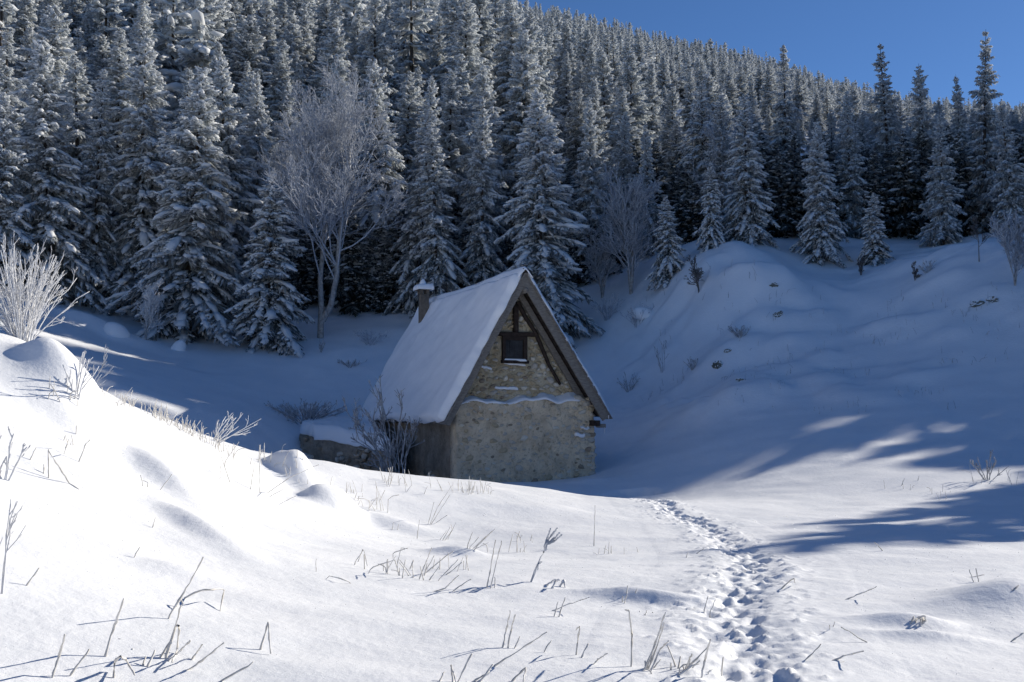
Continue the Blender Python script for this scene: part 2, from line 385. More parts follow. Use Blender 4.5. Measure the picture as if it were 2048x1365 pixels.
tt_ = np.gradient(tc_, axis=0); tt_ /= np.linalg.norm(tt_, axis=1, keepdims=True)
for _ in range(3):
    k = np.ones(25) / 25
    tt_ = np.stack([np.convolve(np.pad(tt_[:, j], 12, mode='edge'), k, 'valid') for j in (0, 1)], 1)
tn_ = np.stack([-tt_[:, 1], tt_[:, 0]], 1)
HALF = 1.25
def trail_dist(x, y):
    x = x.ravel(); y = y.ravel(); r = np.full(len(x), 9.0)
    m = np.where((x > TR[:, 0].min() - 2) & (x < TR[:, 0].max() + 2) & (y > 2) & (y < TR[:, 1].max() + 2))[0]
    c = tc_[::8]
    for i in range(0, len(m), 20000):
        j = m[i:i + 20000]
        r[j] = np.sqrt(((x[j, None] - c[None, :, 0]) ** 2 + (y[j, None] - c[None, :, 1]) ** 2).min(1))
    return r

def axis(lo, dense0, dense1, hi, d, g):
    a = list(np.arange(dense0, dense1, d)); s = d; x = a[-1]
    while x < hi: s *= g; x += s; a.append(x)
    s = d; x = dense0; b = []
    while x > lo: s *= g; x -= s; b.append(x)
    return np.array(b[::-1] + a)
gx = axis(-620, -6.5, 6.5, 620, 0.066, 1.046)
gy = axis(-40, 4.0, 14.0, 15.0, 0.05, 1.0185)
_y = [gy[-1]]; _s = 0.05
while _y[-1] < 640:
    _s = min(_s * 1.0185, 0.21) if _y[-1] < 53 else _s * 1.03
    _y.append(_y[-1] + _s)
gy = np.concatenate([gy, _y[1:]])
X, Y = np.meshgrid(gx, gy)
Z = ground(X, Y)
td = trail_dist(X, Y).reshape(X.shape)
Z = Z - 0.45 * (1 - smooth(HALF - 0.55, HALF - 0.36, td))
nx, ny = len(gx), len(gy)
idx = np.arange(nx * ny).reshape(ny, nx)
Fq = np.stack([idx[:-1, :-1], idx[:-1, 1:], idx[1:, 1:], idx[1:, :-1]], -1).reshape(-1, 4)
obj("snow_ground", mesh_np("snow_ground", np.stack([X, Y, Z], -1), [Fq]), M['snow'], kind="structure")

# the trodden trail: holes, thrown lumps
nw = int(2 * HALF / 0.030); wv = np.linspace(-HALF, HALF, nw)
TX = tc_[:, 0:1] + tn_[:, 0:1] * wv; TY = tc_[:, 1:2] + tn_[:, 1:2] * wv
g0 = ground(TX, TY)
near = smooth(24, 8, TY)
wid = 0.14 + 0.13 * near + 0.07 * fbm(TY * 0.7, TX * 0.1, 5, 2)
core = np.exp(-(np.abs(wv)[None, :] / wid) ** 2.4)
relief = -0.05 * core + 0.015 * np.exp(-((np.abs(wv)[None, :] - wid * 1.35) / 0.16) ** 2)
lump = fbm(TX * 5.5, TY * 5.5, 61, 4, 0.6); lump2 = fbm(TX * 14, TY * 14, 77, 3, 0.6)
spread = np.exp(-(np.abs(wv)[None, :] / (wid * 1.7)) ** 2)
relief = relief + spread * (0.036 * lump + 0.026 * lump2 + 0.018 * fbm(TX * 27, TY * 27, 83, 2))
crumb = np.minimum(0.16, np.maximum(0, fbm(TX * 11, TY * 11, 91, 2) - 0.30)) * np.exp(-(np.abs(wv)[None, :] / 0.66) ** 4) * 0.2
relief = relief + crumb
steps = np.random.default_rng(3)
for k in range(int(sl[-1] / 0.24)):
    s = k * 0.24 + steps.uniform(-0.08, 0.08); i = min(int(s / 0.030), NT - 1)
    off = (0.12 if k % 2 else -0.12) + steps.uniform(-0.12, 0.12)
    c = tc_[i] + tn_[i] * off
    i0, i1 = max(0, i - 16), min(NT, i + 16)
    dx = TX[i0:i1] - c[0]; dy = TY[i0:i1] - c[1]
    a = dx * tt_[i, 0] + dy * tt_[i, 1]; b = dx * tn_[i, 0] + dy * tn_[i, 1]
    r2 = (a / 0.15) ** 2 + (b / 0.075) ** 2
    relief[i0:i1] += -steps.uniform(0.02, 0.065) * np.exp(-r2 ** 2) + 0.012 * np.exp(-(np.sqrt(r2) - 1.35) ** 2 * 9)
edge = 1 - smooth(HALF - 0.6, HALF - 0.3, np.abs(wv))[None, :]
endf = (smooth(0, 0.8, ss) * smooth(sl[-1], sl[-1] - 0.3, ss))[:, None]
TZ = g0 + 0.005 - 0.016 * smooth(HALF - 0.34, HALF, np.abs(wv))[None, :] + 0.78 * relief * edge * endf
idx = np.arange(NT * nw).reshape(NT, nw)
Fq = np.stack([idx[:-1, :-1], idx[:-1, 1:], idx[1:, 1:], idx[1:, :-1]], -1).reshape(-1, 4)[:, ::-1]
obj("trodden_path", mesh_np("trodden_path", np.stack([TX, TY, TZ], -1), [Fq]), M['snow'], kind="structure")

# ------------------------------------------------------------------ the hut
HA = math.radians(22.3)
hut = empty("stone_hut", (0.4, 31.0, 0), "old stone hut with a steep snow covered gable roof and small chimney", "hut", rz=HA)
APX = np.array([0.0, 6.0])
EL_, ER_ = np.array([-2.58, 1.39]), np.array([2.89, 1.60])
def side_vec(s):
    e = EL_ if s < 0 else ER_
    d = e - APX; L = np.linalg.norm(d); d = d / L
    n = np.array([d[1], -d[0]]) if s < 0 else np.array([-d[1], d[0]])
    if n[1] < 0: n = -n
    return d, n, L
def rp(s, a, n, y):      # roof coordinates: a along slope from the apex, n above the deck
    d, nn, L = side_vec(s); p = APX + d * a + nn * n
    return (p[0], y, p[1])

BOXF = np.array([(0, 1, 2, 3), (7, 6, 5, 4), (0, 4, 5, 1), (1, 5, 6, 2), (2, 6, 7, 3), (3, 7, 4, 0)])
def box8(name, c8, mat, parent, jit=0.0, rg=rng, bevel=0.0):
    V = np.array(c8, float) + (rg.uniform(-jit, jit, (8, 3)) if jit else 0)
    me = mesh_np(name, V, [BOXF], smooth_shade=False)
    import bmesh
    b = bmesh.new(); b.from_mesh(me); bmesh.ops.recalc_face_normals(b, faces=b.faces)
    if bevel: bmesh.ops.bevel(b, geom=list(b.edges), offset=bevel, segments=1, affect='EDGES')
    b.to_mesh(me); b.free()
    return obj(name, me, mat, parent)
def bx(name, x0, x1, y0, y1, z0, z1, mat, parent, jit=0.0, bevel=0.0):
    return box8(name, [(x0, y0, z0), (x1, y0, z0), (x1, y1, z0), (x0, y1, z0), (x0, y0, z1), (x1, y0, z1), (x1, y1, z1), (x0, y1, z1)], mat, parent, jit, bevel=bevel)
def rbox(name, s, a0, a1, n0, n1, y0, y1, mat, parent, jit=0.0, bevel=0.0):
    return box8(name, [rp(s, a0, n0, y0), rp(s, a1, n0, y0), rp(s, a1, n0, y1), rp(s, a0, n0, y1), rp(s, a0, n1, y0), rp(s, a1, n1, y0), rp(s, a1, n1, y1), rp(s, a0, n1, y1)], mat, parent, jit, bevel=bevel)

def slab(name, fn, nu, nv, thick, mat, parent, amp=0.03, freq=2.2, seed=1):
    """rough masonry face: fn(u,v)->(p(3), normal(3)); solid with thickness"""
    u, v = np.meshgrid(np.linspace(0, 1, nu), np.linspace(0, 1, nv))
    p, nr = fn(u, v)
    s1, s2 = u * nu * 0.11, v * nv * 0.11
    h = amp * (fbm(s1 * freq * 0.5, s2 * freq * 0.5, seed, 5, 0.6) + 0.35 * np.abs(fbm(s1 * freq, s2 * freq, seed + 50, 3)))
    F0 = p + nr * h[..., None]; B0 = p - nr * thick
    i = np.arange(nu * nv).reshape(nv, nu); o = nu * nv
    q = [np.stack([i[:-1, :-1], i[:-1, 1:], i[1:, 1:], i[1:, :-1]], -1).reshape(-1, 4)]
    q.append(q[0][:, ::-1] + o)
    for e in (i[0], i[-1][::-1], i[:, 0][::-1], i[:, -1]):
        q.append(np.stack([e[1:], e[:-1], e[:-1] + o, e[1:] + o], -1))
    me = mesh_np(name, np.concatenate([F0.reshape(-1, 3), B0.reshape(-1, 3)]), [np.concatenate(q)])
    import bmesh
    b = bmesh.new(); b.from_mesh(me); bmesh.ops.recalc_face_normals(b, faces=b.faces); b.to_mesh(me); b.free()
    return obj(name, me, mat, parent)

def led(x): return 2.02 + 0.035 * x + 0.05 * np.sin(x * 3.1) + 0.03 * np.sin(x * 7.7 + 1)
NEG_Y = np.array([0, -1.0, 0])
lower = slab("gable_wall_lower", lambda u, v: (np.stack([-2.12 + (4.70 + 0.08 * (1 - v)) * u, 0.42 + 0 * u, -1.2 + v * (led(-2.12 + 4.7 * u) + 1.2)], -1), NEG_Y), 96, 74, 0.5, M['plaster'], hut, 0.11, 2.6, 4)
lower["label"] = "lower gable wall of rough grey lime plaster"
def roofx(s, z, m): 
    e = EL_ if s < 0 else ER_
    return e[0] * (APX[1] - z) / (APX[1] - e[1]) + (m if s < 0 else -m)
def up_fn(u, v):
    z = 1.7 + v * (5.72 - 1.7); xl = roofx(-1, z, 0.12); xr = roofx(1, z, 0.12)
    return np.stack([xl + (xr - xl) * u, 0.74 + 0 * u, z], -1), NEG_Y
upper = slab("gable_wall_upper", up_fn, 84, 84, 0.4, M['mortar'], hut, 0.08, 2.4, 14)
upper["label"] = "upper gable of ochre rubble stone and mortar"
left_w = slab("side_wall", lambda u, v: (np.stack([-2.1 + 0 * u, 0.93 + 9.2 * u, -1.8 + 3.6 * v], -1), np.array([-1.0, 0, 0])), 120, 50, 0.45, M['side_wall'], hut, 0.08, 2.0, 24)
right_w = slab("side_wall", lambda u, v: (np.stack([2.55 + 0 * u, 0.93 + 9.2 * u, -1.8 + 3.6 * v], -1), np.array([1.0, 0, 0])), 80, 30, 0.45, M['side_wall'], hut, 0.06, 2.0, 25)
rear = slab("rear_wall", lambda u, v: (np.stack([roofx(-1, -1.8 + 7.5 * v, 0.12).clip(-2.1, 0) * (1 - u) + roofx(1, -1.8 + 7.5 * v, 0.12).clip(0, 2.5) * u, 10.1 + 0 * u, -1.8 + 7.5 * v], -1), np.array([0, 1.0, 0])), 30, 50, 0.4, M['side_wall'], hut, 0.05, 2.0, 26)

def stone_mesh(seed, n=1):
    rg = np.random.default_rng(seed)
    V = ICO2V if n == 2 else ico_sub(1)[0]; F = ICO2F if n == 2 else ico_sub(1)[1]
    V = V.copy()
    for _ in range(7):
        d = rg.normal(size=3); d /= np.linalg.norm(d); c = rg.uniform(0.55, 0.85)
        k = V @ d; V -= np.maximum(0, k - c)[:, None] * d
    V *= 1 + rg.uniform(-0.05, 0.05, (len(V), 1))
    return V, F
STONES = [stone_mesh(100 + i) for i in range(8)]
def stone_set(mat): return [mesh_np("stone", V, [F], smooth_shade=False) for V, F in STONES], mat
_sets = {}
def stone(parent, loc, sc, rot, matkey, rg=rng, name="stone"):
    if matkey not in _sets:
        ms = [mesh_np("stone", V, [F], smooth_shade=False) for V, F in STONES]
        for m_ in ms: m_.materials.append(M[matkey])
        _sets[matkey] = ms
    o = obj(name, _sets[matkey][rg.integers(8)], None, parent)
    o.location = loc; o.scale = sc; o.rotation_euler = rot
    return o
sr = np.random.default_rng(11)
placed = []
def try_spot(x, z, r):
    for a, b, c in placed:
        if (a - x) ** 2 + (b - z) ** 2 < (0.85 * (r + c)) ** 2: return False
    placed.append((x, z, r)); return True
n_st = 0
for _ in range(2600):
    z = sr.uniform(2.15, 5.3); x = sr.uniform(-2.3, 2.4)
    if x < roofx(-1, z, 0.45) or x > roofx(1, z, 0.42): continue
    r = sr.uniform(0.045, 0.13)
    if -0.62 < x < 0.5 and 3.2 < z < 4.4: continue
    if try_spot(x, z, r) and n_st < 170:
        left = x < -0.5 and z < 3.6
        mk = sr.choice(['stone_ochre', 'stone_brown', 'stone_light', 'stone_grey'], p=[0.45, 0.2, 0.2, 0.15] if left else [0.34, 0.06, 0.3, 0.3])
        stone(upper, (x, 0.735 - 0.02, z), (r * sr.uniform(1, 1.35), 0.085, r * sr.uniform(0.6, 0.95)), (0, sr.uniform(-0.5, 0.5), 0), mk); n_st += 1
placed = []; n_st = 0
for _ in range(2600):
    x = sr.uniform(-2.0, 2.5); z = sr.uniform(-0.6, 1.95); r = sr.uniform(0.05, 0.14)
    edge_r = x > 1.9
    if not edge_r and sr.random() < 0.6: continue
    if try_spot(x, z, r) and n_st < 170:
        mk = sr.choice(['stone_ochre', 'stone_brown', 'stone_grey', 'stone_light'], p=[0.3, 0.3, 0.25, 0.15] if (edge_r and z < 0.6) else [0.12, 0.08, 0.6, 0.2])
        stone(lower, (x, 0.42 - (0.02 if edge_r else -0.026), z), (r * sr.uniform(1, 1.5), 0.075, r * sr.uniform(0.6, 0.9)), (0, sr.uniform(-0.4, 0.4), 0), mk); n_st += 1
for z in np.arange(-0.7, 1.9, 0.21):        # quoins at the right corner
    stone(lower, (2.55 + sr.uniform(-0.03, 0.03), 0.50, z), (sr.uniform(0.12, 0.2), sr.uniform(0.12, 0.18), 0.12), (0, sr.uniform(-0.2, 0.2), sr.uniform(-0.3, 0.3)), sr.choice(['stone_grey', 'stone_brown', 'stone_ochre']))
for k in range(26):                          # rubble at the foot of the side wall
    y = sr.uniform(1.0, 4.6)
    stone(left_w, (-2.15 - sr.uniform(0, 0.35), y, -0.75 + sr.uniform(-0.1, 0.5)), (sr.uniform(0.1, 0.24), sr.uniform(0.1, 0.25), sr.uniform(0.08, 0.16)), tuple(sr.uniform(-0.5, 0.5, 3)), sr.choice(['stone_grey', 'stone_brown']))

# snow lying on masonry
def snow_blanket(name, fn, nu, nv, parent, mat='snow_soft', thick=0.12, seed=1, under=0.04, nz=0.25, rnd=0.12):
    """fn(u,v) -> point, normal, (du,dv in metres): pillow of snow with rounded edges"""
    u, v = np.meshgrid(np.linspace(0, 1, nu), np.linspace(0, 1, nv))
    p, nr, (lu, lv) = fn(u, v)
    e = np.minimum(np.minimum(u, 1 - u) * lu, np.minimum(v, 1 - v) * lv)
    k = np.clip(e / rnd, 0, 1); k = np.sqrt(1 - (1 - k) ** 2)
    h = thick * k * (1 + nz * fbm(u * lu * 1.1, v * lv * 1.1, seed, 3))
    T = p + nr * h[..., None]; Bt = p - nr * under
    i = np.arange(nu * nv).reshape(nv, nu); o = nu * nv
    q = [np.stack([i[:-1, :-1], i[:-1, 1:], i[1:, 1:], i[1:, :-1]], -1).reshape(-1, 4)]; q.append(q[0][:, ::-1] + o)
    for ed in (i[0], i[-1][::-1], i[:, 0][::-1], i[:, -1]): q.append(np.stack([ed[1:], ed[:-1], ed[:-1] + o, ed[1:] + o], -1))
    me = mesh_np(name, np.concatenate([T.reshape(-1, 3), Bt.reshape(-1, 3)]), [np.concatenate(q)])
    import bmesh
    b = bmesh.new(); b.from_mesh(me); bmesh.ops.recalc_face_normals(b, faces=b.faces); b.to_mesh(me); b.free()
    return obj(name, me, M[mat], parent)
def ledge_fn(u, v):
    x = -2.0 + 4.1 * u; wob = 0.10 * fbm(x * 2.3, 0 * x, 8, 3)
    y = 0.36 + 0.40 * v + wob * (1 - v); z = led(x) + 0.01 + v * (0.10 + 0.14 * smooth(-0.3, 1.8, x) + 0.12 * fbm(x * 1.9, 0 * x, 15, 3)) + 0.03 * fbm(x * 3, v, 5, 2)
    return np.stack([x, y, z], -1), np.array([0, -0.35, 0.93]), (4.1, 0.42)
snow_blanket("ledge_snow", ledge_fn, 90, 12, hut, thick=0.035, seed=3, nz=0.9, rnd=0.12)
for (x0, x1, z, th) in ((-0.75, 0.05, 2.46, 0.05), (-0.42, 0.3, 3.235, 0.04), (1.9, 2.25, 0.95, 0.06), (2.1, 2.4, 1.2, 0.05), (-1.2, -0.85, 3.1, 0.03)):
    yb = 0.74 if z > 2 else 0.42
    snow_blanket("ledge_snow", lambda u, v, x0=x0, x1=x1, z=z, yb=yb: (np.stack([x0 + (x1 - x0) * u, yb - 0.11 + 0.13 * v + 0 * u, z - 0.03 * u + 0.05 * v + 0.05 * fbm(u * 4, v * 0 + z, 3, 2)], -1), np.array([0, -0.6, 0.8]), (x1 - x0, 0.16)), 24, 8, hut, thick=th, seed=int(z * 100), nz=0.9, rnd=0.06)

# roof: decks, boards, shingles, snow
Lr = 10.4
for s in (-1, 1):
    d, nn, L = side_vec(s)
    deck = rbox("roof_slope", s, 0.0, L, -0.10, 0.0, 0.06, Lr, M['soffit'], hut)
    deck["label"] = "dark boarded roof slope"
    y0 = 0.0
    rbox("bargeboard", s, -0.02, L + 0.05, -0.24 if s > 0 else -0.15, 0.015, -0.03, 0.045, M['old_wood'], hut, 0.012)
    # shingles whose ends show along the verge
    a = 0.02; k = 0
    while a < L:
        ln = rng.uniform(0.15, 0.21)
        rbox("shingle", s, a - 0.05, a + ln, 0.018 + 0.012 * (k % 2), 0.045 + 0.018 * (k % 2) + rng.uniform(0, 0.018), -0.08 + rng.uniform(-0.03, 0.02), 0.42, M['old_wood'], deck, 0.010)
        a += ln * 0.92; k += 1
    for y in np.arange(0.55, Lr, 0.62):
        ln = rng.uniform(0.10, 0.2)
        rbox("shingle", s, L - 0.35, L + 0.03 + rng.uniform(0, 0.05), 0.012, 0.05, y - 0.1, y + 0.48, M['old_wood'], deck, 0.012)
    for a in np.arange(0.45, L - 0.1, 0.30):     # battens seen under the overhang
        rbox("roof_batten", s, a, a + 0.11, -0.155, -0.103, 0.05, 0.95, M['dark_wood'], deck, 0.006)
    rbox("rafter", s, 0.12, L - 0.55, -0.33, -0.16, 0.52, 0.68, M['old_wood'], hut, 0.01, bevel=0.01)
    th = 0.21 if s < 0 else 0.11
    def rs(u, v, s=s, d=d, nn=nn, L=L):
        a = 0.02 + (L + 0.02) * v; y = -0.045 + (Lr + 0.10) * u
        wob = 0.16 * fbm(a * 1.7, a * 0, 71, 4) * (u < 0.02); y = y + wob
        a = a + (v > 0.985) * 0.12 * fbm(y * 1.3, y * 0, 75, 4) + 0.03 * np.sin(y * 0.6) * (v > 0.95)
        q = APX[None, None, :] + d * a[..., None] + nn * 0.09
        return np.stack([q[..., 0], y, q[..., 1]], -1), np.array([nn[0], 0, nn[1]]), (Lr, L)
    snow_blanket("roof_snow", rs, 100, 56, hut, thick=th, seed=31 + s, under=0.02, nz=0.4, rnd=0.2)
bx("ridge_board", -0.07, 0.07, -0.06, 4.3, APX[1] + 0.05, APX[1] + 0.19, M['dark_wood'], hut, 0.01)
def ridge_snow(u, v):
    x = -0.24 + 0.48 * v; y = -0.1 + 10.5 * u
    z = APX[1] + 0.20 - np.abs(x) * 1.15 + 0.03 * np.sin(u * 9)
    return np.stack([x, y, z], -1), np.array([0, 0, 1.0]), (10.5, 0.48)
snow_blanket("ridge_snow", ridge_snow, 120, 12, hut, thick=0.09, seed=55, nz=0.5, rnd=0.13, under=0.03)

# timber in the gable
bx("lintel", -0.62, 0.74, 0.58, 0.80, 4.10, 4.24, M['dark_wood'], hut, 0.018, 0.012)
bx("post", -0.12, 0.04, 0.56, 0.78, 4.245, 5.1, M['dark_wood'], hut, 0.012, 0.012)
bt = np.array([[(0.02, 0.64, 5.22), (0.28, 0.62, 4.72), (0.62, 0.63, 4.28), (0.82, 0.63, 3.85), (1.12, 0.64, 3.2), (1.35, 0.65, 2.85), (1.50, 0.66, 2.60)]])
V, q, t = tubes(bt, np.array([[0.075, 0.075, 0.068, 0.075, 0.062, 0.06, 0.055]]), 8)
obj("brace", mesh_np("brace", V, [q, t]), M['dark_wood'], hut)
V, q, t = tubes(np.array([[(0.02, 1.6, 5.50), (0.02, 0.4, 5.50), (0.03, -0.02, 5.51)]]), np.array([[0.11, 0.11, 0.10]]), 10)
obj("purlin", mesh_np("purlin", V, [q, t]), M['old_wood'], hut)
bx("wall_plate", 2.42, 2.62, -0.02, 1.2, 1.25, 1.42, M['dark_wood'], hut, 0.015, 0.012)
bx("beam_end", 2.56, 2.86, 0.05, 0.22, 1.20, 1.33, M['old_wood'], hut, 0.015, 0.012)
stone(hut, (2.18, 0.50, 2.12), (0.30, 0.22, 0.14), (0, 0.15, 0.1), 'stone_grey', name="corbel_stone")
stone(hut, (2.36, 0.52, 1.98), (0.22, 0.2, 0.12), (0, -0.2, 0.1), 'stone_grey', name="corbel_stone")
V, q, t = tubes(np.stack([np.array([[x, y, z0], [x, y, z0 - l * 0.5], [x + 0.005, y, z0 - l]]) for x, y, z0, l in ((2.90, -0.05, 1.60, 0.24), (2.86, 0.1, 1.58, 0.15), (2.90, 0.3, 1.60, 0.2), (2.8, 0.06, 1.21, 0.22), (2.91, 0.55, 1.58, 0.12))]), np.tile([[0.018, 0.011, 0.002]], (5, 1)), 6)
for k in range(5):
    o_ = k * 18
    sel_q = q[(q[:, 0] >= o_) & (q[:, 0] < o_ + 18)]
    obj("icicle", mesh_np("icicle", V[o_:o_ + 18], [sel_q - o_]), M['rime'], hut)
# window
win = bx("window", -0.46, 0.33, 0.70, 0.735, 3.36, 4.09, M['void'], hut)
bx("frame", -0.50, -0.40, 0.585, 0.72, 3.30, 4.10, M['dark_wood'], win, 0.006)
bx("frame", 0.22, 0.34, 0.585, 0.72, 3.30, 4.10, M['dark_wood'], win, 0.006)
bx("frame", -0.399, 0.219, 0.60, 0.72, 3.98, 4.097, M['dark_wood'], win, 0.004)
for k in range(4):
    x0 = -0.397 + k * 0.154
    bx("shutter_board", x0 + 0.004, x0 + 0.150, 0.655, 0.695, 3.37, 3.975, M['void'], win, 0.004)
bx("sill", -0.52, 0.38, 0.54, 0.74, 3.24, 3.335, M['dark_wood'], win, 0.01)
snow_blanket("sill_snow", lambda u, v: (np.stack([-0.46 + 0.76 * u, 0.545 + 0.11 * v, 3.34 + 0 * u], -1), np.array([0, 0, 1.0]), (0.76, 0.11)), 24, 8, win, thick=0.05, seed=9, rnd=0.05)
# chimney
CX, CY = -0.62, 8.5
chim = slab("chimney", lambda u, v: (np.stack([CX - 0.16 + 0.32 * u, CY + 0 * u, 4.3 + 2.0 * v], -1), NEG_Y), 16, 40, 0.32, M['chimney'], hut, 0.05, 2.4, 44)
for (x, y) in ((-0.13, 0.06), (0.13, 0.06), (-0.13, 0.32), (0.13, 0.32)):
    bx("cap_pier", CX + x - 0.06, CX + x + 0.06, CY + y - 0.05, CY + y + 0.05, 6.29, 6.47, M['chimney'], chim, 0.008)
bx("cap_slab", CX - 0.28, CX + 0.28, CY - 0.11, CY + 0.50, 6.472, 6.54, M['chimney'], chim, 0.012)
snow_blanket("cap_snow", lambda u, v: (np.stack([CX - 0.33 + 0.66 * u, CY - 0.15 + 0.68 * v, 6.55 + 0 * u], -1), np.array([0, 0, 1.0]), (0.66, 0.68)), 28, 28, chim, thick=0.17, seed=19, rnd=0.16, under=0.07)
Vk = ICO2V * np.array([0.13, 0.13, 0.17]); Vk[:, :2] *= (1 - 0.5 * np.clip(Vk[:, 2:3] / 0.17, 0, 1))
obj("snow_knob", mesh_np("snow_knob", Vk + np.array([CX - 0.02, CY + 0.2, 6.76]), [ICO2F]), M['snow_soft'], chim)

# low annex on the left of the hut
annex = empty("stone_annex", (-6, 36, 0), "low rubble annex under a thick snow slab left of the hut", "outbuilding")
def W2L(p): return np.asarray(p, float) - np.array([-6, 36, 0.0])
FL, FR, BR, BL = map(np.array, ([-7.60, 36.0, 0.88], [-4.15, 33.7, 0.42], [-5.6, 39.3, 1.10], [-8.3, 39.8, 1.04]))
def wall_between(a, b, seed, nrm):
    def fn(u, v):
        p = a[None, None, :] * (1 - u[..., None]) + b[None, None, :] * u[..., None]
        z = -2.2 + v * (p[..., 2] + 2.2 - 0.02); p = np.stack([p[..., 0], p[..., 1], z], -1) - np.array([-6, 36, 0.0])
        return p, np.array(nrm, float)
    return slab("annex_wall", fn, 70, 44, 0.3, M['side_wall'], annex, 0.14, 2.2, seed)
fw = wall_between(FL, FR, 81, np.array([-0.565, -0.825, 0]))
wall_between(BL, FL, 82, np.array([-0.98, -0.19, 0]))
for k in range(46):
    u = sr.uniform(0.02, 0.98); p = FL * (1 - u) + FR * u; z = p[2] - sr.uniform(0.05, 1.3)
    stone(fw, W2L((p[0] - 0.03, p[1] - 0.045, z)), (sr.uniform(0.1, 0.2), 0.12, sr.uniform(0.07, 0.13)), (0, sr.uniform(-0.3, 0.3), -0.6), sr.choice(['stone_grey', 'stone_brown', 'stone_brown']))
def annex_snow(u, v):
    w = np.stack([0.05 * fbm(u * 5, v * 5, 3, 3)] * 3, -1)
    a = FL * (1 - u[..., None]) + FR * u[..., None]; b = BL * (1 - u[..., None]) + BR * u[..., None]
    p = a * (1 - v[..., None]) + b * v[..., None]; c = p.mean(axis=(0, 1)); p = c + (p - c) * np.array([1.07, 1.07, 1.0])
    wav = 0.10 * fbm(u * 6, v * 6, 13, 3)
    cut = 0.35 * np.exp(-((u - 0.02) / 0.12) ** 2 - (v / 0.2) ** 2)
    p = p + np.stack([cut, wav * 1.2 + 0.5 * cut, wav], -1)
    return p - np.array([-6, 36, 0.0]), np.array([0, -0.1, 0.99]), (4.2, 4.2)
snow_blanket("annex_snow", annex_snow, 70, 60, annex, thick=0.5, seed=15, rnd=0.4, under=0.05)

